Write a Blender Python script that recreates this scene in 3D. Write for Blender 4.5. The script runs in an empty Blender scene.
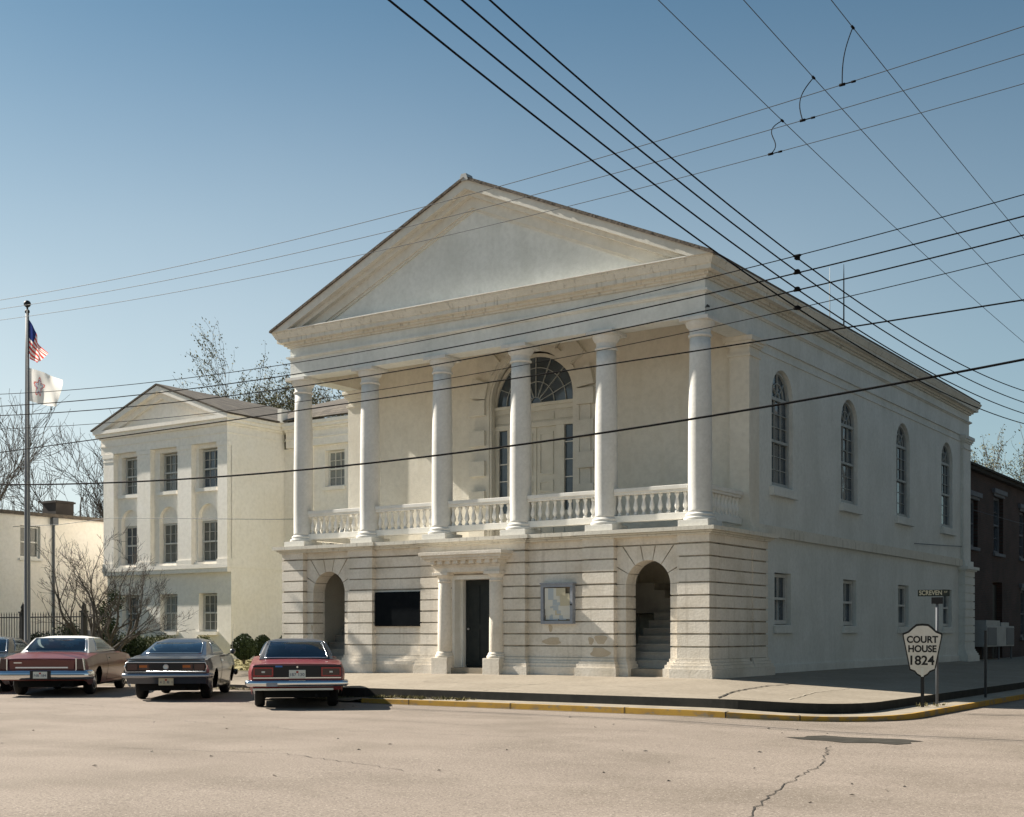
import bpy, bmesh, math, random
from math import sin, cos, pi, sqrt, radians, atan2
from mathutils import Vector, Matrix, noise
R = random.Random(7)
S = bpy.context.scene
COL = S.collection

# ------------------------------------------------------------------ helpers
class MB:
    """collects faces, then links them as ONE mesh object"""
    def __init__(self, T=None):
        self.v = []; self.f = []; self.m = []; self.s = []; self.T = T
    def vert(self, p):
        if self.T: p = self.T(*p)
        self.v.append(tuple(p)); return len(self.v) - 1
    def face(self, ids, m=0, s=False):
        self.f.append(list(ids)); self.m.append(m); self.s.append(s)
    def poly(self, pts, m=0, s=False):
        self.face([self.vert(p) for p in pts], m, s)
    def box(self, x0, x1, y0, y1, z0, z1, m=0):
        a = [self.vert(p) for p in ((x0,y0,z0),(x1,y0,z0),(x1,y1,z0),(x0,y1,z0),(x0,y0,z1),(x1,y0,z1),(x1,y1,z1),(x0,y1,z1))]
        for q in ((0,3,2,1),(4,5,6,7),(0,1,5,4),(1,2,6,5),(2,3,7,6),(3,0,4,7)):
            self.face([a[i] for i in q], m)
    def prism(self, pts, d0, d1, m=0):
        """pts in the (u, z) plane, pushed from depth d0 to d1"""
        n = len(pts)
        a = [self.vert((u, d0, z)) for u, z in pts]; b = [self.vert((u, d1, z)) for u, z in pts]
        self.face(a[::-1], m); self.face(b, m)
        for i in range(n):
            j = (i + 1) % n; self.face((a[i], a[j], b[j], b[i]), m)
    def slab(self, pts, z0, z1, m=0):
        n = len(pts)
        a = [self.vert((x, y, z0)) for x, y in pts]; b = [self.vert((x, y, z1)) for x, y in pts]
        self.face(a[::-1], m); self.face(b, m)
        for i in range(n):
            j = (i + 1) % n; self.face((a[i], a[j], b[j], b[i]), m)
    def lathe(self, prof, c=(0,0,0), n=24, m=0, axis='z', s=True, cap=True):
        rings = []
        for r, h in prof:
            ring = []
            for k in range(n):
                a = 2 * pi * k / n
                if axis == 'z': p = (c[0] + r*cos(a), c[1] + r*sin(a), c[2] + h)
                elif axis == 'x': p = (c[0] + h, c[1] + r*cos(a), c[2] + r*sin(a))
                else: p = (c[0] + r*cos(a), c[1] + h, c[2] + r*sin(a))
                ring.append(self.vert(p))
            rings.append(ring)
        for i in range(len(rings) - 1):
            for k in range(n):
                l = (k + 1) % n
                self.face((rings[i][k], rings[i][l], rings[i+1][l], rings[i+1][k]), m, s)
        if cap:
            self.face(rings[0][::-1], m); self.face(rings[-1], m)
    def tube(self, path, radii, n=6, m=0, s=True, cap=True):
        path = [Vector(p) for p in path]
        if not hasattr(radii, '__len__'): radii = [radii] * len(path)
        rings = []; up = None
        for i, p in enumerate(path):
            t = (path[min(i+1, len(path)-1)] - path[max(i-1, 0)])
            if t.length < 1e-9: t = Vector((0,0,1))
            t.normalize()
            if up is None:
                up = Vector((0,0,1)) if abs(t.z) < .9 else Vector((1,0,0))
            a = t.cross(up)
            if a.length < 1e-6: a = t.orthogonal()
            a.normalize(); b = a.cross(t); up = b
            rings.append([self.vert(p + (a*cos(2*pi*k/n) + b*sin(2*pi*k/n)) * radii[i]) for k in range(n)])
        for i in range(len(rings) - 1):
            for k in range(n):
                l = (k+1) % n
                self.face((rings[i][k], rings[i][l], rings[i+1][l], rings[i+1][k]), m, s)
        if cap:
            self.face(rings[0][::-1], m); self.face(rings[-1], m)
    def bar(self, p, q, w, h=None, m=0):
        """rectangular bar from p to q"""
        h = h or w
        p = Vector(p); q = Vector(q); t = (q-p).normalized()
        up = Vector((0,0,1)) if abs(t.z) < .9 else Vector((1,0,0))
        a = t.cross(up).normalized()*w/2; b = a.normalized().cross(t).normalized()*h/2
        A = [self.vert(p+x) for x in (a+b, b-a, -a-b, a-b)]; B = [self.vert(q+x) for x in (a+b, b-a, -a-b, a-b)]
        self.face(A[::-1], m); self.face(B, m)
        for i in range(4): self.face((A[i], A[(i+1)%4], B[(i+1)%4], B[i]), m)
    def build(self, name, mats, parent=None, bevel=0, subsurf=0, fix=True, loc=None):
        me = bpy.data.meshes.new(name)
        me.from_pydata(self.v, [], self.f)
        if not isinstance(mats, (list, tuple)): mats = [mats]
        for x in mats: me.materials.append(x)
        me.polygons.foreach_set('material_index', self.m)
        me.polygons.foreach_set('use_smooth', self.s)
        if fix:
            bm = bmesh.new(); bm.from_mesh(me)
            bmesh.ops.recalc_face_normals(bm, faces=bm.faces)
            bm.to_mesh(me); bm.free()
        me.update()
        o = bpy.data.objects.new(name, me); COL.objects.link(o)
        if parent: o.parent = parent
        if loc: o.location = loc
        if bevel:
            b = o.modifiers.new('bevel', 'BEVEL'); b.width = bevel; b.segments = 2; b.limit_method = 'ANGLE'; b.angle_limit = radians(40)
        if subsurf:
            b = o.modifiers.new('sub', 'SUBSURF'); b.levels = subsurf; b.render_levels = subsurf
        return o

def tag(o, label, cat, group=None, kind=None):
    if label: o['label'] = label
    if cat: o['category'] = cat
    if group: o['group'] = group
    if kind: o['kind'] = kind
    return o
def thing(name, label, cat, loc=(0,0,0), rz=0, group=None):
    o = bpy.data.objects.new(name, None); COL.objects.link(o)
    o.location = loc; o.rotation_euler = (0,0,rz); o.empty_display_size = .2
    return tag(o, label, cat, group)
def setting(o): o['kind'] = 'structure'; return o
def copy_tree(o, parent=None):
    c = o.copy(); COL.objects.link(c)
    if parent: c.parent = parent
    for ch in [x for x in COL.objects if x.parent == o]: copy_tree(ch, c)
    return c
def text_mesh(name, body, size, mat, parent, depth=.003, width=None, bold=0):
    cu = bpy.data.curves.new(name, 'FONT'); cu.body = body; cu.size = size; cu.extrude = depth; cu.align_x = 'CENTER'; cu.align_y = 'CENTER'; cu.offset = bold
    t = bpy.data.objects.new(name, cu); COL.objects.link(t)
    dg = bpy.context.evaluated_depsgraph_get()
    me = bpy.data.meshes.new_from_object(t.evaluated_get(dg))
    bpy.data.objects.remove(t); 
    if width:
        xs = [v.co.x for v in me.vertices]; k = width/(max(xs)-min(xs)); c = (max(xs)+min(xs))/2
        for v in me.vertices: v.co.x = (v.co.x-c)*k
    me.materials.clear(); me.materials.append(mat)
    o = bpy.data.objects.new(name, me); COL.objects.link(o); o.parent = parent
    return o

# ------------------------------------------------------------------ materials
def mat(name, col, rough=.85, var=None, vscale=1.5, vlo=.42, vhi=.62, fine=.12, streak=None, slo=.58, shi=.8, samt=.5,
        bump=0., bscale=40., metal=0., spec=.3, coat=0., sscale=(5,5,.35)):
    m = bpy.data.materials.new(name); m.use_nodes = True
    nt = m.node_tree; N = nt.nodes; L = nt.links; b = N['Principled BSDF']
    b.inputs['Roughness'].default_value = rough; b.inputs['Metallic'].default_value = metal
    b.inputs['Specular IOR Level'].default_value = spec
    if coat: b.inputs['Coat Weight'].default_value = coat; b.inputs['Coat Roughness'].default_value = .05
    b.inputs['Base Color'].default_value = (*col, 1)
    if var is None and streak is None and not bump: return m
    tc = N.new('ShaderNodeTexCoord'); cur = None
    def mix(fac, a, bcol, amt):
        mx = N.new('ShaderNodeMix'); mx.data_type = 'RGBA'
        mp = N.new('ShaderNodeMath'); mp.operation = 'MULTIPLY'; mp.inputs[1].default_value = amt
        L.new(fac, mp.inputs[0]); L.new(mp.outputs[0], mx.inputs[0])
        if a is None: mx.inputs[6].default_value = (*col, 1)
        else: L.new(a, mx.inputs[6])
        mx.inputs[7].default_value = (*bcol, 1)
        return mx.outputs[2]
    def nz(scale, lo, hi, vec=None, detail=6):
        n = N.new('ShaderNodeTexNoise'); n.inputs['Scale'].default_value = scale; n.inputs['Detail'].default_value = detail; n.inputs['Roughness'].default_value = .6
        L.new(vec or tc.outputs['Object'], n.inputs['Vector'])
        r = N.new('ShaderNodeMapRange'); r.inputs[1].default_value = lo; r.inputs[2].default_value = hi
        L.new(n.outputs['Fac'], r.inputs[0]); return r.outputs[0]
    if var: 
        cur = mix(nz(vscale, vlo, vhi), cur, var, .8)
        if fine: cur = mix(nz(vscale*14, .4, .7), cur, tuple(c*.6 for c in var), fine*2)
    if streak:
        mp = N.new('ShaderNodeMapping'); mp.inputs['Scale'].default_value = sscale; L.new(tc.outputs['Object'], mp.inputs[0])
        cur = mix(nz(1., slo, shi, mp.outputs[0]), cur, streak, samt)
    if cur: L.new(cur, b.inputs['Base Color'])
    if bump:
        n = N.new('ShaderNodeTexNoise'); n.inputs['Scale'].default_value = bscale; n.inputs['Detail'].default_value = 5
        L.new(tc.outputs['Object'], n.inputs['Vector'])
        bp = N.new('ShaderNodeBump'); bp.inputs['Strength'].default_value = bump; bp.inputs['Distance'].default_value = .02
        L.new(n.outputs['Fac'], bp.inputs['Height']); L.new(bp.outputs[0], b.inputs['Normal'])
    return m
M = {}
M['stucco'] = mat('white_stucco', (.71,.72,.685), .9, var=(.62,.63,.59), vscale=.7, streak=(.46,.47,.43), samt=.35, slo=.45, shi=.80, bump=.25, bscale=25, sscale=(2.6,2.6,.42))
M['loggia'] = mat('bounce_tinted_loggia_stucco', (.745,.71,.625), .9, var=(.67,.63,.545), vscale=.6, streak=(.52,.47,.36), samt=.35, slo=.5, shi=.8, bump=.2, bscale=25, sscale=(2.6,2.6,.42))  # warm light bounced off the ground is put into this cream tint
M['crown'] = mat('mildewed_stucco', (.69,.66,.58), .9, var=(.62,.585,.50), vscale=.9, streak=(.16,.145,.115), samt=.6, slo=.56, shi=.74, sscale=(11,11,.5), bump=.25)
M['rake'] = mat('pediment_stucco', (.67,.65,.585), .9, var=(.60,.57,.49), vscale=.5, streak=(.40,.37,.3), samt=.15, slo=.58, shi=.8, bump=.2)
M['column'] = mat('column_stucco', (.69,.68,.645), .85, var=(.58,.57,.53), vscale=1.0, streak=(.5,.48,.44), samt=.35, bump=.15, bscale=20)
M['stone'] = mat('rusticated_stucco', (.76,.705,.62), .9, var=(.60,.535,.435), vscale=1.1, vlo=.45, vhi=.7, streak=(.33,.28,.21), samt=.5, slo=.58, shi=.8, bump=.3, bscale=25)
M['joint'] = mat('grimy_joint', (.42,.38,.31), .95, var=(.22,.19,.15), vscale=3)
M['wing'] = mat('cream_stucco', (.87,.83,.765), .9, var=(.83,.78,.69), vscale=.5, streak=(.6,.55,.45), samt=.35, bump=.15, bscale=20)
M['trim'] = mat('white_paint', (.78,.76,.71), .6, var=(.7,.68,.62), vscale=4)
M['trimgrey'] = mat('grey_white_paint', (.56,.56,.53), .6, var=(.48,.48,.45), vscale=4)
M['sashgrey'] = mat('weathered_sash_paint', (.40,.42,.41), .6, var=(.32,.34,.33), vscale=5)
M['lintel'] = mat('dull_grey_trim', (.15,.165,.185), .8, var=(.11,.12,.14), vscale=4)
M['loggiatrim'] = mat('cream_trim_paint', (.68,.65,.575), .7, var=(.60,.57,.50), vscale=3)
M['inner'] = mat('stair_plaster', (.86,.83,.74), .9, var=(.80,.76,.66), vscale=1.5)
M['step'] = mat('stair_concrete', (.42,.40,.36), .9, var=(.32,.3,.27), vscale=3)
M['dark'] = mat('dark_void', (.02,.02,.02), .9)
M['door'] = mat('dark_green_door_paint', (.012,.016,.016), .6, var=(.02,.024,.022), vscale=5)
M['whitedoor'] = mat('aged_white_door', (.66,.63,.55), .6, var=(.59,.56,.48), vscale=3)
M['plaque'] = mat('dark_bronze', (.006,.008,.010), .9, spec=.03, var=(.009,.011,.013), vscale=6)
M['shingle'] = mat('dark_shingle', (.10,.085,.07), .95, var=(.16,.135,.11), vscale=6, bump=.6, bscale=14)
def shingles(name, a, b, sc):
    m = bpy.data.materials.new(name); m.use_nodes = True; nt = m.node_tree; N = nt.nodes; L = nt.links
    bs = N['Principled BSDF']; bs.inputs['Roughness'].default_value = .95
    uv = N.new('ShaderNodeTexCoord'); br = N.new('ShaderNodeTexBrick')
    br.inputs['Color1'].default_value = (*a,1); br.inputs['Color2'].default_value = (*b,1); br.inputs['Mortar'].default_value = (.03,.025,.02,1)
    br.inputs['Scale'].default_value = sc; br.inputs['Mortar Size'].default_value = .012; br.inputs['Bias'].default_value = 0; br.inputs['Brick Width'].default_value = .35; br.inputs['Row Height'].default_value = .16
    L.new(uv.outputs['UV'], br.inputs['Vector'])
    n = N.new('ShaderNodeTexNoise'); n.inputs['Scale'].default_value = 1.2; n.inputs['Detail'].default_value = 7
    L.new(uv.outputs['Object'], n.inputs['Vector'])
    mx = N.new('ShaderNodeMix'); mx.data_type = 'RGBA'; mx.blend_type = 'MULTIPLY'; mx.inputs[0].default_value = .7
    rp = N.new('ShaderNodeValToRGB'); rp.color_ramp.elements[0].position = .35; rp.color_ramp.elements[0].color = (.45,.42,.4,1); rp.color_ramp.elements[1].position = .7
    L.new(n.outputs['Fac'], rp.inputs[0]); L.new(br.outputs['Color'], mx.inputs[6]); L.new(rp.outputs[0], mx.inputs[7]); L.new(mx.outputs[2], bs.inputs['Base Color'])
    return m
M['roof'] = shingles('brown_shingles', (.15,.125,.095), (.085,.07,.055), 1.)
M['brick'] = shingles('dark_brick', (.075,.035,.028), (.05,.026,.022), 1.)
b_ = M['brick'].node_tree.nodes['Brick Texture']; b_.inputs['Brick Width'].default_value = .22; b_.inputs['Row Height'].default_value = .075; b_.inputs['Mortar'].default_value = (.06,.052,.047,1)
def glass(name, col, rough=.06):
    m = mat(name, col, rough, spec=.6, var=tuple(c*1.6+.01 for c in col), vscale=1.2, fine=0)
    nt = m.node_tree; n = nt.nodes.new('ShaderNodeTexNoise'); n.inputs['Scale'].default_value = 2.2; n.inputs['Detail'].default_value = 1
    tc = nt.nodes.new('ShaderNodeTexCoord'); nt.links.new(tc.outputs['Object'], n.inputs['Vector'])
    bp = nt.nodes.new('ShaderNodeBump'); bp.inputs['Strength'].default_value = .12; bp.inputs['Distance'].default_value = .05
    nt.links.new(n.outputs['Fac'], bp.inputs['Height']); nt.links.new(bp.outputs[0], nt.nodes['Principled BSDF'].inputs['Normal'])
    return m
M['glass'] = glass('old_window_glass', (.04,.055,.07))
M['glasslit'] = glass('window_glass_with_blinds', (.09,.095,.085), .12)
M['glassblind'] = glass('window_glass_pale_curtain', (.17,.18,.17), .15)
M['carglass'] = bpy.data.materials.new('car_glass'); M['carglass'].use_nodes = True
_n = M['carglass'].node_tree; _g = _n.nodes.new('ShaderNodeBsdfGlossy'); _g.inputs[1].default_value = .02; _g.inputs[0].default_value = (.8,.9,1,1)
_t = _n.nodes.new('ShaderNodeBsdfTransparent'); _t.inputs[0].default_value = (.74,.82,.82,1); _f = _n.nodes.new('ShaderNodeFresnel'); _f.inputs[0].default_value = 2.1
_m = _n.nodes.new('ShaderNodeMixShader'); _n.links.new(_f.outputs[0], _m.inputs[0]); _n.links.new(_t.outputs[0], _m.inputs[1]); _n.links.new(_g.outputs[0], _m.inputs[2]); _n.links.new(_m.outputs[0], _n.nodes['Material Output'].inputs[0])
M['seat'] = mat('vinyl_seat', (.40,.37,.33), .7)
M['iron'] = mat('black_iron', (.015,.015,.016), .5)
M['wire'] = mat('black_wire', (.008,.008,.009), .8, spec=.05)
M['wiregrey'] = mat('weathered_wire', (.06,.068,.078), .6)
M['steel'] = mat('painted_steel', (.12,.13,.145), .65)
M['chrome'] = mat('chrome', (.72,.73,.75), .12, metal=1.)
M['rubber'] = mat('tyre_rubber', (.012,.012,.012), .8)
M['under'] = mat('underbody_black', (.008,.008,.008), .9)
M['hub'] = mat('wheel_cover', (.45,.45,.46), .3, metal=.9)
M['red'] = mat('dull_red_car_paint', (.19,.026,.028), .32, spec=.4, coat=.25)
M['redroof'] = mat('dark_vinyl_roof', (.05,.055,.065), .45, spec=.4)
M['blue'] = mat('slate_blue_car_paint', (.042,.05,.068), .28, spec=.5, coat=.6)
M['maroon'] = mat('maroon_car_paint', (.15,.032,.024), .3, spec=.4, coat=.2)
M['whiteroof'] = mat('white_vinyl_roof', (.72,.71,.68), .5)
M['greycar'] = mat('charcoal_car_paint', (.05,.055,.06), .25, spec=.5, coat=.6)
M['taillamp'] = mat('red_lamp_lens', (.32,.012,.012), .2, spec=.6)
M['lampdark'] = mat('dark_lamp_lens', (.05,.012,.01), .2, spec=.6)
M['amber'] = mat('amber_lens', (.4,.11,.02), .25)
M['panelblack'] = mat('black_trim', (.015,.013,.014), .4)
M['platewhite'] = mat('licence_plate_white', (.62,.62,.56), .5)
M['ink'] = mat('dark_blue_ink', (.03,.05,.12), .6)
M['badge'] = mat('blue_badge', (.05,.16,.42), .4)
M['signwhite'] = mat('sign_white', (.66,.63,.56), .6, var=(.58,.55,.48), vscale=5)
M['signblack'] = mat('sign_black', (.012,.012,.012), .5)
M['streetgreen'] = mat('street_sign_dark', (.015,.022,.018), .5)
M['lettercream'] = mat('reflective_letters', (.50,.48,.36), .6)
M['boardframe'] = mat('grey_blue_wood_frame', (.30,.32,.36), .7, var=(.25,.27,.31), vscale=6)
M['paper'] = mat('notice_paper', (.62,.61,.55), .8)
M['paper2'] = mat('blue_notice_paper', (.42,.47,.50), .8)
M['paper3'] = mat('yellowed_paper', (.52,.47,.34), .8)
M['cork'] = mat('notice_backing', (.25,.2,.14), .9)
M['acwhite'] = mat('faded_white_metal', (.36,.37,.37), .6, var=(.28,.29,.29), vscale=2)
M['flagred'] = mat('flag_red', (.66,.08,.07), .8); M['flagwhite'] = mat('flag_white', (.88,.86,.82), .8); M['flagblue'] = mat('flag_navy', (.025,.04,.16), .8)
M['fadedred'] = mat('faded_red_cloth', (.62,.20,.18), .8); M['fadedblue'] = mat('faded_blue_cloth', (.30,.34,.55), .8)
for k_ in ('flagred','flagwhite','flagblue','fadedred','fadedblue'):
    nt_ = M[k_].node_tree; b_ = nt_.nodes['Principled BSDF']; tr = nt_.nodes.new('ShaderNodeBsdfTranslucent'); tr.inputs[0].default_value = b_.inputs['Base Color'].default_value
    mx_ = nt_.nodes.new('ShaderNodeMixShader'); mx_.inputs[0].default_value = .45
    nt_.links.new(b_.outputs[0], mx_.inputs[1]); nt_.links.new(tr.outputs[0], mx_.inputs[2]); nt_.links.new(mx_.outputs[0], nt_.nodes['Material Output'].inputs[0])
M['bark'] = mat('grey_bark', (.11,.095,.08), .95, var=(.07,.06,.05), vscale=8)
M['barkd'] = mat('dark_bark', (.055,.048,.042), .95, var=(.09,.08,.07), vscale=8)
M['bud'] = mat('young_olive_leaves', (.19,.18,.09), .8, var=(.13,.125,.07), vscale=3)
M['leaf'] = mat('dark_evergreen_leaves', (.026,.042,.016), .7, var=(.045,.065,.02), vscale=5)
M['leafy'] = mat('olive_hedge_leaves', (.09,.10,.03), .75, var=(.055,.065,.022), vscale=5)
M['grass'] = mat('dormant_grass', (.25,.215,.10), .9, var=(.16,.15,.065), vscale=1.5)
M['dryweed'] = mat('dry_weeds', (.17,.145,.065), .9, var=(.10,.10,.04), vscale=6)
M['concrete'] = mat('tan_concrete', (.30,.26,.207), .9, var=(.245,.21,.163), vscale=.8, vlo=.4, vhi=.62, fine=.25, bump=.2, bscale=60)
M['strip'] = mat('kerb_concrete', (.32,.28,.22), .9, var=(.23,.2,.155), vscale=2)
M['darkwall'] = mat('dark_blocker_wall', (.05,.056,.055), .9, var=(.04,.046,.045), vscale=2)  # walls of the added storefronts, dark and neutral to cut fill and warm bounce
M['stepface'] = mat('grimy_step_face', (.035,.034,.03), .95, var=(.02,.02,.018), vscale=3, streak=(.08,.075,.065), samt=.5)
M['yellow'] = mat('worn_yellow_paint', (.46,.275,.05), .85, var=(.36,.21,.055), vscale=5, streak=(.22,.19,.14), samt=.85, slo=.53, shi=.62, sscale=(5,5,9))
M['dirt'] = mat('kerb_dirt', (.2,.165,.12), .95, var=(.12,.1,.07), vscale=6, bump=.5)
M['patch'] = mat('patch_asphalt', (.05,.048,.042), .95, spec=.03, var=(.075,.07,.062), vscale=4, bump=.4, bscale=60)
M['crack'] = mat('crack_tar', (.045,.04,.035), .95)

def road_mat():
    m = bpy.data.materials.new('worn_road'); m.use_nodes = True; nt = m.node_tree; N = nt.nodes; L = nt.links
    b = N['Principled BSDF']; b.inputs['Roughness'].default_value = .9; b.inputs['Specular IOR Level'].default_value = .2
    tc = N.new('ShaderNodeTexCoord')
    def nz(scale, det, vec=None, ro=.6):
        n = N.new('ShaderNodeTexNoise'); n.inputs['Scale'].default_value = scale; n.inputs['Detail'].default_value = det; n.inputs['Roughness'].default_value = ro
        L.new(vec or tc.outputs['Object'], n.inputs['Vector']); return n.outputs['Fac']
    def rng(s, a, bb, c=0., d=1.):
        r = N.new('ShaderNodeMapRange'); r.inputs[1].default_value = a; r.inputs[2].default_value = bb; r.inputs[3].default_value = c; r.inputs[4].default_value = d
        L.new(s, r.inputs[0]); return r.outputs[0]
    def mixc(f, a, bcol):
        mx = N.new('ShaderNodeMix'); mx.data_type = 'RGBA'; L.new(f, mx.inputs[0])
        if isinstance(a, tuple): mx.inputs[6].default_value = (*a,1)
        else: L.new(a, mx.inputs[6])
        mx.inputs[7].default_value = (*bcol,1); return mx.outputs[2]
    mp = N.new('ShaderNodeMapping'); mp.inputs['Scale'].default_value = (.3,.9,1); L.new(tc.outputs['Object'], mp.inputs[0])
    c = mixc(rng(nz(1., 5, mp.outputs[0]), .4, .68, 0, .75), (.262,.22,.185), (.21,.175,.146))
    c = mixc(rng(nz(.45, 7), .46, .66, 0, .8), c, (.17,.142,.114))
    c = mixc(rng(nz(38, 4, None, .75), .50, .64, 0, .8), c, (.095,.08,.065))
    c = mixc(rng(nz(48, 3, None, .7), .56, .66, 0, .75), c, (.46,.40,.345))
    L.new(c, b.inputs['Base Color'])
    bp = N.new('ShaderNodeBump'); bp.inputs['Strength'].default_value = .5; bp.inputs['Distance'].default_value = .01
    L.new(nz(70, 4), bp.inputs['Height']); L.new(bp.outputs[0], b.inputs['Normal'])
    return m
M['road'] = road_mat()

# ------------------------------------------------------------------ ground
def sm(t): t = max(0., min(1., t)); return t*t*(3-2*t)
def zr(x): return -.07*sm((x-2.2)/3.6)
def kerb(r, n=14, x0=-5.0, y1=70.):
    p = [(x0, -2.8-r)]; x = x0+1.2
    while x < 2.5: p.append((x, -2.8-r)); x += 1.2
    p += [(2.6 + r*sin(a*pi/2/n), -2.8 - r*cos(a*pi/2/n)) for a in range(n+1)]
    p += [(2.6+r, y) for y in (-1,1,3,5,8,12,20,30,45,y1)]
    return p
mb = MB()
xs = [-700,-80,-20,2.2,2.8,3.4,4.0,4.6,5.2,5.8,20,80,700]
for i in range(len(xs)-1):
    a, b = xs[i], xs[i+1]
    mb.poly([(a,-700,zr(a)),(b,-700,zr(b)),(b,700,zr(b)),(a,700,zr(a))])
setting(mb.build('road', M['road'], fix=False))
# kerb: yellow face and the pale strip behind it
ko, ki, kp = kerb(2.70), kerb(2.55), kerb(2.02)
mb = MB(); ms = MB()
def jit(i): return .012*sin(i*12.9)
for i in range(len(ko)-1):
    (ax,ay),(bx,by) = ko[i], ko[i+1]; (cx_,cy_),(dx,dy) = ki[i], ki[i+1]; (ex,ey),(gx,gy) = kp[i], kp[i+1]
    za, zb = zr(ax)+.092+jit(i), zr(bx)+.092+jit(i+1)
    mb.poly([(ax,ay,zr(ax)-.1),(bx,by,zr(bx)-.1),(bx,by,zb),(ax,ay,za)])
    mb.poly([(ax,ay,za),(bx,by,zb),(bx+(dx-bx)*.35,by+(dy-by)*.35,zb+.002),(ax+(cx_-ax)*.35,ay+(cy_-ay)*.35,za+.002)])
    ms.poly([(ax+(cx_-ax)*.35,ay+(cy_-ay)*.35,za+.002),(bx+(dx-bx)*.35,by+(dy-by)*.35,zb+.002),(dx,dy,zb+.004),(cx_,cy_,za+.004)])
    ms.poly([(cx_,cy_,za+.004),(dx,dy,zb+.004),(gx,gy,zb+.01),(ex,ey,za+.01)])
mb.poly([(ko[0][0],ko[0][1],-.1),(ki[0][0],ki[0][1],-.1),(ki[0][0],ki[0][1],.092),(ko[0][0],ko[0][1],.092)])
mg = MB()  # uneven darker strip on the road along the foot of the kerb
for i in range(len(ko)-1):
    (ax,ay),(bx,by) = ko[i], ko[i+1]; (cx_,cy_),(dx,dy) = ki[i], ki[i+1]; w0, w1 = .5+.3*sin(i*2.1), .5+.3*sin((i+1)*2.1)
    mg.poly([(ax,ay,zr(ax)+.004),(bx,by,zr(bx)+.004),(bx-(dx-bx)*w1,by-(dy-by)*w1,zr(bx)+.004),(ax-(cx_-ax)*w0,ay-(cy_-ay)*w0,zr(ax)+.004)])
setting(mg.build('gutter_strip', M['dirt'], fix=False))
setting(mb.build('kerb', M['yellow'], fix=False)); setting(ms.build('kerb_strip', M['strip'], fix=False))
mb = MB()     # joints of the kerb
for i in (1,3,5,8,12):
    (ax,ay),(cx_,cy_) = ko[i], ki[i]; z = zr(ax)+.095+jit(i)
    d = Vector((ko[i+1][0]-ax, ko[i+1][1]-ay)).normalized()*.02; o = Vector((ax-cx_, ay-cy_)).normalized()*.003
    mb.poly([(ax+o.x,ay+o.y,z-.13),(ax+d.x+o.x,ay+d.y+o.y,z-.13),(ax+d.x+o.x,ay+d.y+o.y,z+.003),(ax+o.x,ay+o.y,z+.003)])
    mb.poly([(ax+o.x,ay+o.y,z+.003),(ax+d.x+o.x,ay+d.y+o.y,z+.003),(cx_+d.x,cy_+d.y,z+.007),(cx_,cy_,z+.007)])
setting(mb.build('kerb_joints', M['crack'], fix=False))
# sidewalk: ruled from its street edge to the building
pairs = []
for x in (-90,-60,-40,-30,-24,-20,-17,-14,-12.7): pairs.append(((x,-2.6,.12),(x,-.9,.40)))
for x in (-12.6,-11,-9.6): pairs.append(((x,-2.6,.12),(x,.35,.44)))
for x,y,z in ((-8.6,-2.75,.13),(-7.7,-3.5,.17),(-6.8,-4.4,.22),(-6.2,-4.75,.25)): pairs.append(((x,y,z),(x,.35,.44)))
for x in (-5.6,-5.0): pairs.append(((x,-4.82,.265),(x,.35,.44)))
for (x,y) in kp[1:]:
    if x < 2.59: pairs.append(((x,y,.268),(min(x,-.1),.35,.44)))
    elif y < -2.75: k = sm((x-2.6)/2); pairs.append(((x,y,.268-.07*k),(-.1,.35,.44)))
    else: pairs.append(((x,y,.198),(-.3,max(y,.35),.44)))
mb = MB(); mf = MB(); NR = 8; rows = []
for k,(e,i) in enumerate(pairs):
    rows.append([mb.vert(tuple(e[c]+(i[c]-e[c])*t/NR for c in range(3))) for t in range(NR+1)])
for k in range(len(rows)-1):
    for t in range(NR): mb.face((rows[k][t], rows[k+1][t], rows[k+1][t+1], rows[k][t+1]), 0, True)
    a, b = pairs[k][0], pairs[k+1][0]
    mf.poly([(a[0],a[1],-.15),(b[0],b[1],-.15),b,a])
setting(mb.build('sidewalk', M['concrete'], fix=False)); setting(mf.build('sidewalk_step', M['stepface'], fix=False))
from mathutils.bvhtree import BVHTree
bv = BVHTree.FromPolygons([Vector(v) for v in mb.v], mb.f)
def plat_z(x, y):     # height of the sidewalk
    h = bv.ray_cast(Vector((x, y, 5)), Vector((0,0,-1)))[0]
    return h.z if h else .3
def ribbon(name, pts, w, m, zf, lift=.005, jitter=.02, seg=.12):
    mb = MB(); P = []
    for (a, b) in zip(pts, pts[1:]):
        n = max(2, int((Vector(b)-Vector(a)).length/seg))
        for k in range(n): P.append(Vector(a).lerp(Vector(b), k/n))
    P.append(Vector(pts[-1])); rr = random.Random(len(P))
    prev = None
    for i, p in enumerate(P):
        t = (P[min(i+1,len(P)-1)] - P[max(i-1,0)]).normalized(); nrm = Vector((-t.y, t.x))
        p = p + nrm*rr.uniform(-jitter, jitter); ww = w*rr.uniform(.4,1.3)*(.2 if i in (0,len(P)-1) else 1)
        a = mb.vert((p.x+nrm.x*ww/2, p.y+nrm.y*ww/2, zf(p.x,p.y)+lift)); b = mb.vert((p.x-nrm.x*ww/2, p.y-nrm.y*ww/2, zf(p.x,p.y)+lift))
        if prev: mb.face((prev[0], prev[1], b, a))
        prev = (a, b)
    return setting(mb.build(name, m, fix=False))
rz_ = lambda x, y: zr(x)
ribbon('road_crack', [(5.96,-8.9),(6.33,-10.06),(6.75,-11.3),(6.85,-12.01),(7.11,-13.14),(7.37,-14.24),(7.57,-14.98),(7.74,-15.5),(8.0,-16.6)], .015, M['crack'], rz_, jitter=.035)
ribbon('road_crack', [(-4,-9.8),(-1.5,-9.2),(1,-9.3),(3.2,-8.7)], .012, M['crack'], rz_, jitter=.05)
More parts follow.
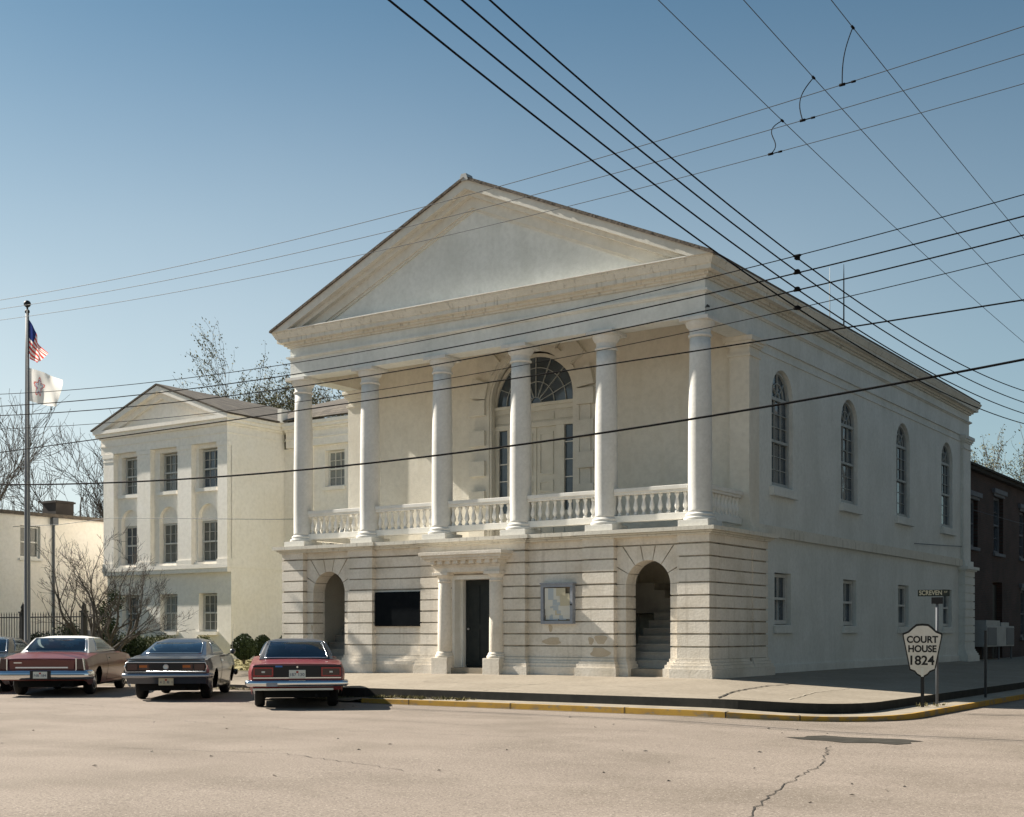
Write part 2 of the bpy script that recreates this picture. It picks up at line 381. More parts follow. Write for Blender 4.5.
ribbon('road_crack', [(-9,-11.8),(-5,-11.0),(-1,-11.4),(2.5,-10.6)], .012, M['crack'], rz_, jitter=.06)
ribbon('road_crack', [(-1,-14.8),(1.4,-14.2),(3.6,-14.7)], .012, M['crack'], rz_, jitter=.05)
ribbon('road_crack', [(-14,-9.5),(-10,-9.0),(-7,-9.3)], .014, M['crack'], rz_, jitter=.05)
ribbon('sidewalk_crack', [(2.42,-4.75),(2.2,-3.9),(2.0,-3.1),(1.88,-2.2),(1.79,-1.46),(1.75,-.3),(1.7,.6)], .05, M['crack'], plat_z, lift=.012, jitter=.015)
ribbon('sidewalk_joint', [(-12,-2.9),(-8,-2.75),(-4,-2.85),(0,-2.75)], .035, M['joint'], plat_z, jitter=.015)
ribbon('sidewalk_joint', [(-6.0,-4.6),(-5.6,-2.8),(-5.6,-.5)], .03, M['joint'], plat_z, jitter=.01)
ribbon('sidewalk_joint', [(-2.6,-4.7),(-2.7,-2.8),(-2.2,-.6)], .03, M['joint'], plat_z, jitter=.01)
ribbon('sidewalk_joint', [(3.4,-3.95),(3.05,-1.83),(3.0,.2)], .03, M['joint'], plat_z, lift=.012, jitter=.015)
# asphalt patch
mb = MB(); pr = random.Random(3); ring = []
for (x,y) in ((5.0,-8.0),(5.2,-7.85),(5.15,-7.6),(5.35,-7.35),(5.7,-7.42),(6.0,-7.38),(6.4,-7.3),(6.75,-7.5),(6.62,-7.7),(6.72,-7.95),(6.6,-8.2),(6.3,-8.12),(5.95,-8.28),(5.6,-8.15),(5.3,-8.2)):
    ring.append((x+pr.uniform(-.04,.04), y+pr.uniform(-.03,.03), zr(x)+.006))
mb.poly(ring); setting(mb.build('road_patch', M['patch'], fix=False))
# dirt and tufts between the step and the start of the kerb
mb = MB(); ring = [(-9,-2.7),(-7.4,-3.9),(-6.4,-4.8),(-2.8,-4.8),(-3.2,-5.05),(-4.9,-5.36),(-5.3,-5.5),(-6.6,-5.3),(-8.2,-4.4),(-9.6,-3.4)]
mb.poly([(x,y,.03 if x<-4.9 else .115) for x,y in ring]); setting(mb.build('dirt_verge', M['dirt'], fix=False))
mb = MB(); mb.poly([(-90,-2.9,.006),(-9,-2.9,.006),(-9,-2.55,.05),(-90,-2.55,.05)]); setting(mb.build('dirt_verge', M['dirt'], fix=False))
# lawn
mb = MB(); mb.poly([(-200,-.92,.405),(-12.55,-.92,.405),(-12.55,200,.46),(-200,200,.46)]); setting(mb.build('lawn', M['grass'], fix=False))
def tuft(mb, x, y, z, h, n, rr, w=.012):
    for _ in range(n):
        a = rr.uniform(0, 2*pi); d = rr.uniform(0, .06); px, py = x+d*cos(a), y+d*sin(a); t = rr.uniform(.2,1.1)*h*.7
        q = Vector((cos(a)*t, sin(a)*t, h*rr.uniform(.5,1.)))
        s = Vector((-sin(a), cos(a), 0))*w
        mb.poly([(px-s.x,py-s.y,z),(px+s.x,py+s.y,z),(px+q.x,py+q.y,z+q.z)])
mb = MB(); rr = random.Random(5)
for _ in range(420):
    x = rr.uniform(-6.3,-2.6); y = rr.uniform(-5.3,-4.88); 
    if y < -5.0 and x > -4.6 and rr.random() < .75: continue
    tuft(mb, x, y, .10 if x>-5 else .03, rr.uniform(.02,.09), 6, rr)
for _ in range(120):
    tuft(mb, rr.uniform(-14,-9), rr.uniform(-2.9,-2.62), .02, rr.uniform(.03,.09), 6, rr)
for _ in range(14): tuft(mb, rr.uniform(4.7,5.2), rr.uniform(-1.6,-.6), .06, rr.uniform(.03,.09), 6, rr)
tag(mb.build('grass_tufts', M['dryweed'], fix=False), 'sparse weeds growing along the kerb and step', 'weeds', kind='stuff')
mb = MB()
for _ in range(2600):
    x = rr.uniform(-34,-12.7); y = rr.uniform(-.9, 7.5); tuft(mb, x, y, .405, rr.uniform(.03,.08), 5, rr, .02)
tag(mb.build('lawn_grass', M['grass'], fix=False), 'short dormant yellowish grass of the courthouse lawn', 'grass', kind='stuff')
# dry leaves on the road
mb = MB()
for k in range(46):
    x = rr.uniform(-6,9); y = rr.uniform(-16.5,-6.5); a = rr.uniform(0,6); s = rr.uniform(.015,.04)
    mb.poly([(x+s*cos(a),y+s*sin(a),zr(x)+.008),(x-s*.5*sin(a),y+s*.5*cos(a),zr(x)+.02),(x-s*cos(a),y-s*sin(a),zr(x)+.009),(x+s*.5*sin(a),y-s*.5*cos(a),zr(x)+.006)])
tag(mb.build('fallen_leaves', M['barkd'], fix=False), 'dark dry leaves scattered over the road', 'leaves', kind='stuff')

# ------------------------------------------------------------------ building helpers
def arc(uc, zc, r, n=20, a0=pi, a1=0): return [(uc+r*cos(a0+(a1-a0)*k/n), zc+r*sin(a0+(a1-a0)*k/n)) for k in range(n+1)]
def wall_open(mb, u0, u1, z0, z1, d0, d1, ops, m=0):
    """wall with openings (ua, ub, za, zb, arched); zb is the springing when arched"""
    cur = u0
    for (a, b, za, zb, ar) in sorted(ops):
        if a > cur: mb.prism([(cur,z0),(a,z0),(a,z1),(cur,z1)], d0, d1, m)
        if za > z0: mb.prism([(a,z0),(b,z0),(b,za),(a,za)], d0, d1, m)
        if ar:
            pts = arc((a+b)/2, zb, (b-a)/2)
            for p, q in zip(pts, pts[1:]): mb.prism([p, q, (q[0],z1), (p[0],z1)], d0, d1, m)
        elif zb < z1: mb.prism([(a,zb),(b,zb),(b,z1),(a,z1)], d0, d1, m)
        cur = b
    if cur < u1: mb.prism([(cur,z0),(u1,z0),(u1,z1),(cur,z1)], d0, d1, m)
def ring_seg(mb, uc, zc, r0, r1, d0, d1, n=20, a0=pi, a1=0, m=0):
    A = arc(uc,zc,r0,n,a0,a1); B = arc(uc,zc,r1,n,a0,a1)
    for k in range(n): mb.prism([A[k],A[k+1],B[k+1],B[k]], d0, d1, m)
WR = random.Random(5)
def sash_window(parent, T, uc, w, z0, z1, d, arched=False, cols=3, rows=(3,3), fw=.07, fm=None, gm=None, sill=(.08,.14,.14), meet=.5, label=None, smat=None):
    """double hung sash: frame mesh > pane, sill"""
    fm = fm or M['trim']; gm = gm or M['glass']; mb = MB(T); h = w/2; mw = .015
    mb.box(uc-h, uc-h+fw, d, d+.09, z0, z1); mb.box(uc+h-fw, uc+h, d, d+.09, z0, z1)
    mb.box(uc-h+fw, uc+h-fw, d, d+.09, z0, z0+fw*1.2)
    zt = z1-fw if not arched else z1
    mb.box(uc-h+fw, uc+h-fw, d, d+.09, zt-(0 if not arched else fw*.8), z1+(0 if not arched else fw*.5))
    a, b = z0+fw*1.2, zt-(fw*.8 if arched else 0); zm = a+(b-a)*meet
    mb.box(uc-h+fw, uc+h-fw, d-.02, d+.07, zm-.03, zm+.03)
    for (lo, hi, nr, dd) in ((a, zm-.03, rows[1], .035), (zm+.03, b, rows[0], .015)):
        for k in range(1, cols): 
            u = uc-h+fw+(w-2*fw)*k/cols; mb.box(u-mw/2, u+mw/2, d+dd, d+.085, lo, hi)
        for k in range(1, nr):
            z = lo+(hi-lo)*k/nr; mb.box(uc-h+fw, uc+h-fw, d+dd+.003, d+.083, z-mw/2, z+mw/2)
    if arched:
        ring_seg(mb, uc, z1+fw*.5, h-fw, h, d, d+.09)
        for k in range(1, 4):
            an = pi*k/4; c0 = .12
            p = (uc+c0*cos(an), z1+fw*.5+c0*sin(an)); q = (uc+(h-fw)*cos(an), z1+fw*.5+(h-fw)*sin(an)); nx, nz = -sin(an)*mw/2, cos(an)*mw/2
            mb.prism([(p[0]-nx,p[1]-nz),(q[0]-nx,q[1]-nz),(q[0]+nx,q[1]+nz),(p[0]+nx,p[1]+nz)], d+.02, d+.085)
        ring_seg(mb, uc, z1+fw*.5, .11, .14, d+.02, d+.085, 10)
        ring_seg(mb, uc, z1+fw*.5, (h-fw)*.62-.01, (h-fw)*.62+.01, d+.023, d+.083, 12)
    fr = mb.build('window', fm, parent)
    if label: fr['label'] = label
    g = MB(T)
    pts = [(uc-h+.02, z0+.02), (uc+h-.02, z0+.02)]
    if arched: pts += arc(uc, z1+fw*.5, h-.02, 20, 0, pi)
    else: pts += [(uc+h-.02, z1-.02), (uc-h+.02, z1-.02)]
    if gm is M['glasslit']: gm = M[WR.choice(['glasslit','glasslit','glass','glassblind'])]
    g.prism(pts, d+.06, d+.075); g.build('pane', gm, fr)
    if sill:
        sh, pr, ext = sill; s = MB(T); s.box(uc-h-ext, uc+h+ext, -pr, d+.05, z0-sh-.02, z0-.004); s.build('sill', smat or M['trim'], fr)
    return fr

# ------------------------------------------------------------------ the courthouse
CH = thing('courthouse', 'white stucco courthouse with six columns, a pediment and rusticated ground storey on the corner', 'courthouse')
G = .44
GRV = [.82+.28*k for k in range(10)]      # joints of the rusticated courses
BR = random.Random(9)
def blocks(mb, u0, u1, d0, d1, z0=.82, z1=3.345, m=0):
    """courses of stone with open joints between them"""
    zs = [z for z in GRV if z0-.01 <= z <= z1+.01]
    for a, b in zip(zs, zs[1:]): q = BR.uniform(0,.006); mb.box(u0, u1, d0+q, d1, a+.017+BR.uniform(-.003,.004), b-.017+BR.uniform(-.004,.003), m)
pod = MB()
C_, J_ = 0, 1
# cores (seen only in the joints)
for a, b in ((-12.6,-11.83),(-10.25,-9.43),(-3.17,-2.35),(-.77,0)): pod.box(a+.035, b-.035, .035, .60, .50, 3.36, J_)
for a, b in ((-7.86,-6.88),(-5.72,-4.74)): pod.box(a+.035, b-.035, .035, .60, .50, 3.36, J_)
pod.box(-6.88,-5.72,.035,.6,2.80,3.36,J_)
for a, b in ((-9.43,-7.86),(-4.74,-3.17)): pod.box(a-.1, b+.1, .19, .60, .50, 3.36, J_)
# piers
for a, b in ((-12.6,-11.83),(-10.25,-9.43),(-3.17,-2.35),(-.77,0)): blocks(pod, a, b, 0, .5)
blocks(pod, -7.86, -6.90, 0, .5); blocks(pod, -5.70, -4.74, 0, .5)
pod.box(-6.90,-5.70, 0, .5, 2.84, 3.33)
for a, b in ((-9.43,-7.86),(-4.74,-3.17)): blocks(pod, a, b, .15, .5)
# arch bays
AR, AZ = .555, 2.46
for xc in (-11.04, -1.56):
    h = .79
    wall_open(pod, xc-h+.001, xc+h-.001, .46, 3.36, .19, .56, [(xc-AR-.03, xc+AR+.03, .46, AZ, True)], J_)
    for s in (-1, 1):
        zs = [z for z in GRV if z < 2.6]
        for a, b in zip(zs, zs[1:]):
            if b > 2.45: b = 2.5
            u = sorted((xc+s*AR, xc+s*h)); pod.box(u[0], u[1], .15, .6, a+.017, min(b,2.5)-.017)
    # voussoirs
    angs = [0, 28, 54, 78, 102, 126, 152, 180]
    for a0, a1 in zip(angs, angs[1:]):
        e = .9
        A0, A1 = radians(a0+(e if a0 else 3)), radians(a1-(e if a1 < 180 else 3))
        inner = [(xc+AR*cos(A0+(A1-A0)*k/6), AZ+AR*sin(A0+(A1-A0)*k/6)) for k in range(7)]
        def hit(an):
            t = 9
            if abs(cos(an)) > 1e-6: t = min(t, (h-.002)/abs(cos(an)))
            if sin(an) > 1e-6: t = min(t, (3.33-AZ)/sin(an))
            return t
        n = 12; outer = [(xc+hit(A0+(A1-A0)*k/n)*cos(A0+(A1-A0)*k/n), AZ+hit(A0+(A1-A0)*k/n)*sin(A0+(A1-A0)*k/n)) for k in range(n+1)]
        inn = [(xc+AR*cos(A0+(A1-A0)*k/n), AZ+AR*sin(A0+(A1-A0)*k/n)) for k in range(n+1)]
        ca = atan2(3.33-AZ, h); 
        for k in range(n):
            quad = [inn[k], inn[k+1], outer[k+1], outer[k]]
            an0 = A0+(A1-A0)*k/n; an1 = A0+(A1-A0)*(k+1)/n
            for c in (ca, pi-ca):
                if an0 < c < an1: quad = [inn[k], inn[k+1], outer[k+1], (xc+(h-.002)*(1 if c<pi/2 else -1), 3.33), outer[k]]
            pod.prism(quad, .15, .6)
# right flank of the porch
blocks(pod, -.4, 0, .5, 2.06); blocks(pod, -.4, 0, 2.29, 3.15); pod.box(-.4, -.035, .5, 3.115, .5, 3.36, J_); blocks(pod, -.4, -.025, 2.055, 2.295)
pod.box(-12.6, -12.2, .5, 3.15, .44, 3.36)
# frieze band above the courses
for a, b, y in ((-12.6,-11.83,0),(-11.83,-10.25,.15),(-10.25,-9.43,0),(-9.43,-7.86,.15),(-7.86,-4.74,0),(-4.74,-3.17,.15),(-3.17,-2.35,0),(-2.35,-.77,.15),(-.77,0,0)):
    pod.box(a, b, y, .6, 3.362, 3.53)
pod.box(-.4, 0, .6, 3.15, 3.362, 3.53)
pod.build('rusticated_storey', [M['stone'], M['joint']], CH)
# brown stains on single courses
M['stain'] = mat('water_stain', (.56,.475,.36), .95, var=(.50,.41,.30), vscale=5)
sr = random.Random(31)
for (xa, xb, za, zb, y) in ((-2.86,-2.50,1.14,1.36,-.002),(-3.02,-2.86,1.13,1.31,-.002),(-3.0,-2.42,.86,1.075,-.002),(-4.35,-3.78,1.13,1.30,.148),(-4.18,-4.06,1.42,1.60,.148),(-11.68,-11.60,1.42,1.63,.148),(-2.0,-1.2,.50,.60,-9)):
    if y < -1: continue
    cx0, cz0 = (xa+xb)/2, (za+zb)/2; n = 18; ph = sr.uniform(0,6)
    sn = MB(); sn.poly([(cx0+(xb-xa)/2*cos(2*pi*k/n)*(.85+.22*sin(3*2*pi*k/n+ph)), y, cz0+(zb-za)/2*max(-1,min(1,sin(2*pi*k/n)*(1.1+.2*cos(2*2*pi*k/n+ph))))) for k in range(n)])
    sn.build('wall_stain', M['stain'], CH, fix=False)
# moulded plinth
def plinth_run(u0, u1, y, left=0., right=0.):
    pl = MB()
    for p, z0, z1 in ((.13,.30,.62),(.10,.62,.70),(.06,.70,.76),(.025,.76,.832)):
        pl.box(u0-p*left, u1+p*right, y-p, .55, z0, z1)
    pl.build('plinth', M['stone'], CH)
for a, b, y, l, r in ((-12.6,-11.83,0,1,1),(-11.83,-11.60,.15,0,1),(-10.48,-10.25,.15,1,0),(-10.25,-9.43,0,1,1),(-9.43,-7.86,.15,0,0),(-7.86,-6.9,0,1,0),(-5.7,-4.74,0,0,1),(-4.74,-3.17,.15,0,0),(-3.17,-2.35,0,1,1),(-2.35,-2.12,.15,0,1),(-1.0,-.77,.15,1,0)):
    plinth_run(a, b, y, l, r)
pl = MB()
for p, z0, z1 in ((.13,.30,.62),(.10,.62,.70),(.06,.70,.76),(.025,.76,.832)):
    pl.box(-.77-p, p, -p-.001, .6, z0, z1-.001); pl.box(-.4, p-.002, .6, 2.06+p, z0, z1-.002); pl.box(-.4, p-.06, 2.06, 2.4, z0, z1-.003); pl.box(-.4, p-.003, 2.29-p, 3.15+p, z0, z1-.004)
pl.build('plinth', M['stone'], CH)
# cornice of the ground storey, breaking forward over the piers
co = MB()
for p, z0, z1 in ((.05,3.53,3.57),(.10,3.57,3.61),(.19,3.61,3.70)):
    for k,(a, b, y) in enumerate(((-12.6,-9.43,0),(-9.43,-7.86,.06),(-7.86,-4.74,0),(-4.74,-3.17,.06),(-3.17,0,0))):
        e = p if y == 0 else 0
        co.box(a-e, b+e, y-p-(.0 if k%2==0 else 0), .6, z0, z1-.0015*k)
    co.box(-.6, p-.001, .55, 3.15+p, z0, z1-.002)
    co.box(-12.6-p, -12.2, .55, 3.15+p, z0, z1-.002)
co.build('storey_cornice', M['crown'], CH)
# inside of the ground storey: stairs behind both arches
for xc, s in ((-1.56,-1),(-11.04,1)):
    ins = MB(); a, b = (-3.6,-.401) if s < 0 else (-12.19,-9.0)
    ins.box(a, b, 3.50, 3.6, .44, 3.5); ins.box(a, b, .62, 3.6, 3.46, 3.5)
    ins.box(a-.05, a, .6, 3.6, .44, 3.5); ins.box(b-.05, b-.002, .61, 3.6, .44, 3.5)
    ins.build('stair_hall', M['inner'], CH)
for xc, s in ((-1.56,-1),(-11.04,1)):
    st = MB()
    st.box(xc-.60, xc+.60, .16, .66, .40, .60, 0)
    for k in range(7): st.box(xc-.95, xc+.70, .66+.26*k, 3.45, .60+.183*k, .60+.183*(k+1)-.0, 1); 
    for k in range(7): st.box(xc-.95, xc+.70, .645+.26*k, .70+.26*k, .60+.183*(k+1)-.03, .60+.183*(k+1)+.003, 1)
    x = xc+s*.62
    for k in range(4): 
        u = sorted((xc+s*(.25+.28*k), xc+s*1.9)); st.box(u[0], u[1], 2.5, 3.45, 1.88+.183*k, 1.88+.183*(k+1), 1)
    st.build('stair', [M['strip'], M['step']], CH)
    hr = MB(); hr.tube([(xc-s*.75,3.42,2.30),(xc-s*.62,3.40,2.36),(xc+s*.55,3.40,2.98),(xc+s*1.0,3.4,3.22)], .028, 8)
    for t in (-.5, .35): hr.tube([(xc+s*t,3.40,2.42+.53*(t+.5)),(xc+s*t,3.40,2.34+.53*(t+.5)),(xc+s*t,3.49,2.33+.53*(t+.5))], .014, 6)
    hr.build('handrail', M['iron'], CH)
# entrance portal
po = MB()
for x in (-7.07, -5.53):
    po.box(x-.24, x+.24, -.27, .04, .30, .80); po.lathe([(.235,.80),(.24,.83),(.235,.86),(.21,.875),(.215,.90),(.195,.925),(.18,.95)], (x,-.02,0), 28)
    po.lathe([(.18,.95),(.178,1.6),(.168,2.2),(.155,2.63)], (x,-.02,0), 28)
    po.lathe([(.155,2.63),(.175,2.64),(.175,2.67),(.158,2.68),(.158,2.73),(.19,2.76),(.215,2.80)], (x,-.02,0), 28)
    po.box(x-.23, x+.23, -.25, .04, 2.80, 2.87)
po.box(-7.27,-5.33,-.19,.04,2.87,3.00)
po.box(-7.30,-5.30,-.22,.04,3.00,3.03)
po.box(-7.32,-5.28,-.24,.04,3.03,3.06)
for k in range(9): x = -7.28+.235*k; po.box(x, x+.13, -.36, .04, 3.06, 3.15)
po.box(-7.30,-5.30,-.28,.04,3.06,3.149)
po.box(-7.42,-5.18,-.40,.04,3.15,3.20); po.box(-7.48,-5.12,-.45,.04,3.20,3.27); po.box(-7.53,-5.07,-.50,.04,3.27,3.35)
pt = po.build('entrance_portal', M['stone'], CH, bevel=.006)
th = MB(); th.box(-6.83,-5.77,-.10,.62,.40,.56); th.build('threshold', M['strip'], pt)
jb = MB(); jb.box(-6.90,-6.82,.03,.46,.56,2.80); jb.box(-5.78,-5.70,.03,.46,.56,2.80); jb.box(-6.82,-5.78,.03,.46,2.70,2.80); jb.box(-6.82,-6.76,.30,.46,.56,2.7); jb.box(-5.84,-5.78,.30,.46,.56,2.7)
jb.build('door_frame', M['trim'], CH)
dr = MB(); dr.box(-6.74,-5.82,.40,.445,.58,2.69)
for a,b,c,d in ((-6.6,-6.32,.72,1.5),(-6.24,-5.96,.72,1.5),(-6.6,-6.32,1.62,2.56),(-6.24,-5.96,1.62,2.56)): dr.box(a,b,.388,.40,c,d)
do_ = dr.build('door', M['door'], CH)
kn = MB(); kn.lathe([(.012,0),(.03,-.03),(.03,-.05),(.01,-.07)], (-6.64,.40,1.5), 12, axis='y'); kn.build('door_knob', M['hub'], do_)
# loggia: floor, back wall, antae
lg = MB()
lg.box(-12.55,-.05,.02,3.2,3.60,3.712)
DX, DR, DZ = -6.30, 1.32, 7.44
YB = 2.67
wall_open(lg, -12.38, -.22, 3.712, 9.05, YB, YB+.4, [(DX-DR, DX+DR, 3.712, DZ, True)])
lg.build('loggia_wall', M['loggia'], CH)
for a, b in ((-.66,-.17),(-12.43,-11.94)):
    an = MB(); an.box(a, b, 2.47, 3.04, 3.712, 8.02); 
    for p, z0, z1 in ((.10,3.712,3.86),(.06,3.86,3.95),(.035,7.80,7.86),(.04,8.02,8.07),(.08,8.07,8.14),(.12,8.14,8.249)): an.box(a-p, b+p, 2.47-p, 3.04+p, z0, z1)
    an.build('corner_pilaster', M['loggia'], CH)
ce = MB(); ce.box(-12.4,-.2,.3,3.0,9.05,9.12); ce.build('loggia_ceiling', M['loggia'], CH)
# columns
def make_column():
    pb = MB(); pb.box(-.36,.36,-.36,.36,3.71,3.85); pb.lathe([(.345,3.85),(.36,3.875),(.355,3.91),(.31,3.93),(.30,3.945),(.32,3.96),(.315,3.99),(.275,4.01),(.268,4.03)], n=36)
    sh = MB(); sh.lathe([(.268,4.03),(.262,4.08),(.262,5.0),(.258,5.8),(.248,6.7),(.232,7.5),(.226,7.83)], n=36)
    cp = MB(); cp.lathe([(.226,7.83),(.255,7.84),(.265,7.865),(.255,7.89),(.230,7.895),(.230,8.0),(.25,8.02),(.265,8.035),(.30,8.08),(.32,8.14),(.325,8.166)], n=36); cp.box(-.345,.345,-.345,.345,8.165,8.249)
    c = sh.build('column', M['column'], CH); pb.build('column_base', M['column'], c, bevel=.008); cp.build('capital', M['column'], c, bevel=.006)
    return c
CX = [-.41-2.356*k for k in range(6)]
c0 = make_column(); c0.location = (CX[0], .40, 0)
for x in CX[1:]: c = copy_tree(c0, CH); c.location = (x, .40, 0)
# balustrades
bal = MB(); bal.lathe([(.048,4.05),(.05,4.09),(.03,4.11),(.032,4.13),(.062,4.20),(.058,4.25),(.032,4.36),(.028,4.42),(.045,4.45),(.05,4.47),(.05,4.51)], n=12)
b0 = None
def balustrade(p, q, n):
    global b0
    p = Vector(p); q = Vector(q); d = (q-p).normalized(); mb = MB()
    for z0, z1, w in ((4.51,4.57,.17),(4.57,4.66,.22),(3.90,4.05,.18)):
        mb.bar((p.x,p.y,(z0+z1)/2), (q.x,q.y,(z0+z1)/2), w, z1-z0)
    r = mb.build('balustrade', M['trim'], CH, bevel=.008)
    for k in range(n):
        c = p.lerp(q, (k+.5)/n)
        if b0 is None: o = b0 = bal.build('baluster', M['trim'], r)
        else: o = b0.copy(); COL.objects.link(o); o.parent = r
        o.location = (c.x, c.y, 0)
for a, b in zip(CX, CX[1:]): balustrade((b+.25,.40), (a-.25,.40), 9)
balustrade((-.41,.66), (-.41,2.40), 9); balustrade((CX[5],.66), (CX[5],2.40), 9)
# great doorway of the loggia
gd = MB(lambda u, d, z: (DX+u, YB+d, z))
ring_seg(gd, 0, DZ-3.712+3.712, DR-.0, DR+.14, -.06, .05, 28); ring_seg(gd, 0, DZ, DR-.06, DR+.06, -.03, .12, 28)
for s in (-1, 1):
    u = sorted((s*DR, s*(DR+.14))); gd.box(u[0], u[1], -.06, .05, 3.712, DZ)
    u = sorted((s*(DR-.06), s*DR)); gd.box(u[0], u[1], -.03, .12, 3.712, DZ)
    u = sorted((s*(DR+.14), s*(DR+.46))); gd.box(u[0], u[1], -.035, .05, 3.712, DZ)
    z = 3.95
    while z < 7.3:
        u = sorted((s*(DR+.10), s*(DR+.60))); gd.box(u[0], u[1], -.14, .05, z, z+.40); z += .80
for k, a in enumerate((14, 40, 66, 90, 114, 140, 166)):
    A = radians(a); w = radians(8.5); r0, r1 = DR+.10, DR+(.62 if k != 3 else .58)
    gd.prism([(r0*cos(A-w),DZ+r0*sin(A-w)),(r1*cos(A-w*.95),DZ+r1*sin(A-w*.95)),(r1*cos(A+w*.95),DZ+r1*sin(A+w*.95)),(r0*cos(A+w),DZ+r0*sin(A+w))], -.14, .05)
gd.build('door_surround', M['loggiatrim'], CH)
fd = MB(lambda u, d, z: (DX+u, YB+.16+d, z))
fd.box(-DR, DR, 0, .10, 7.16, 7.28); fd.box(-DR, DR, -.05, .10, 7.28, 7.36); fd.box(-DR, DR, .04, .10, 6.86, 7.16)
for a, b in ((-1.18,-.72),(-.56,.56),(.72,1.18)): fd.box(a, b, .02, .05, 6.92, 7.10)
fd.box(-DR, DR, -.02, .10, 6.74, 6.86)
for s in (-1, 1):
    for a, b in ((1.32,1.16),(.88,.62)): u = sorted((s*a, s*b)); fd.box(u[0], u[1], 0, .10, 3.712, 6.74)
    u = sorted((s*1.16, s*.88)); fd.box(u[0], u[1], .02, .10, 3.712, 4.55)
ring_seg(fd, 0, DZ-.10, DR-.09, DR, 0, .10, 28)
ff = fd.build('door_case', M['whitedoor'], CH)
fl = MB(lambda u, d, z: (DX+u, YB+.16+d, z)); zc = 7.37
for k in range(1, 8):
    A = pi*k/8; p, q = (.16*cos(A), zc+.16*sin(A)), (1.24*cos(A), zc+1.24*sin(A)); nx, nz = -sin(A)*.008, cos(A)*.008
    fl.prism([(p[0]-nx,p[1]-nz),(q[0]-nx,q[1]-nz),(q[0]+nx,q[1]+nz),(p[0]+nx,p[1]+nz)], .02, .06)
for r in (.16, .56, .92): ring_seg(fl, 0, zc, r-.008, r+.008, .023, .057, 24)
flo = fl.build('fanlight', M['sashgrey'], CH)
g = MB(lambda u, d, z: (DX+u, YB+.16+d, z)); g.prism([(-1.26,zc-.01)]+arc(0, zc, 1.26, 24)[1:-1]+[(1.26,zc-.01)], .06, .075); g.build('pane', M['glass'], flo)
for s in (-1, 1):
    sl = MB(lambda u, d, z: (DX+u, YB+.16+d, z)); uc = s*1.02
    for z in (4.95,5.4,5.85,6.3): sl.box(uc-.14, uc+.14, .03, .07, z-.011, z+.011)
    so = sl.build('sidelight', M['trim'], CH)
    g = MB(lambda u, d, z: (DX+u, YB+.16+d, z)); g.box(uc-.145, uc+.145, .065, .08, 4.55, 6.74); g.build('pane', M['glass'], so)
dl = MB(lambda u, d, z: (DX+u, YB+.16+d, z)); dl.box(-.62,.62,.05,.10,3.73,6.74)
for a in (-.55,.09): 
    for z0, z1 in ((3.9,4.9),(5.05,5.35),(5.5,6.6)):
        for (u0,u1,zz0,zz1) in ((a,a+.44,z0,z0+.05),(a,a+.44,z1-.05,z1),(a,a+.05,z0+.05,z1-.05),(a+.39,a+.44,z0+.05,z1-.05)): dl.box(u0,u1,.028,.05,zz0,zz1)
dl.box(-.012,.012,.03,.05,3.73,6.74)
lo = dl.build('loggia_door', M['whitedoor'], CH)
kn = MB(); kn.lathe([(.012,0),(.03,-.03),(.03,-.05),(.01,-.07)], (DX+.09,YB+.21,4.9), 12, axis='y'); kn.build('door_knob', M['iron'], lo)
# entablature swept round the whole block
EX0, EX1, EY0, EY1 = -12.43, -.17, .15, 21.35
def sweep(prof, name, m):
    mb = MB(); rings = []
    for p, z in prof: rings.append([mb.vert(v) for v in ((EX0-p,EY0-p,z),(EX1+p,EY0-p,z),(EX1+p,EY1+p,z),(EX0-p,EY1+p,z))])
    for a, b in zip(rings, rings[1:]):
        for k in range(4): l = (k+1)%4; mb.face((a[k],a[l],b[l],b[k]))
    return mb.build(name, m, CH, fix=False)
sweep([(-.5,8.25),(0,8.25),(0,8.74),(.03,8.74),(.04,8.765),(.085,8.775),(.085,8.82),(0,8.83),(0,9.06)], 'entablature', M['stucco'])
sweep([(0,9.05),(.06,9.052),(.06,9.10),(.125,9.105),(.125,9.17),(.255,9.175),(.255,9.275),(.275,9.28),(.295,9.32),(.335,9.40),(.35,9.41),(.35,9.45),(-.3,9.52)], 'main_cornice', M['crown'])
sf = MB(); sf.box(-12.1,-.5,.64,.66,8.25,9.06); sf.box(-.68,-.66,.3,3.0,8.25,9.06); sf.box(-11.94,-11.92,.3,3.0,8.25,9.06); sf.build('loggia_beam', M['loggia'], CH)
# pediment
AX, AZt = -6.30, 12.28; EXL, EXR, EZ = EX0-.325, EX1+.325, 9.44
sl = (AZt-EZ)/(EXR-AX); cs = 1/sqrt(1+sl*sl)
pe = MB()
def rake(v0, v1, y0, y1, x_in=0.):
    """band under the roof slope from v0 to v1 (measured straight down)"""
    for s in (-1, 1):
        xe = EXR-AX-x_in
        za, zb = AZt-v0, AZt-v1
        xo0 = min(xe, (za-EZ)/sl) if v0 else xe; xo1 = min(xe, (zb-EZ-.02)/sl)
        pe.prism([(AX, zb), (AX+s*xo1, zb-sl*xo1), (AX+s*xo0, za-sl*xo0), (AX, za)], y0, y1)
pe.box(-11.0,-1.6,.2,.5,9.45,9.6)
rake(0, .22, -.25, .4); rake(.22, .34, -.10, .4); rake(.34, .60, .04, .4); rake(.60,.66,.085,.4)
pe.build('raking_cornice', M['rake'], CH)
ty = MB(); ty.prism([(EXL+.9,9.46),(EXR-.9,9.46),(AX,AZt-.6)], .13, .35); ty.build('tympanum', M['stucco'], CH)
fl_ = MB(); fl_.box(EXL+.3,EXR-.3,-.24,.3,9.452,9.475); fl_.build('pediment_flashing', M['trim'], CH)
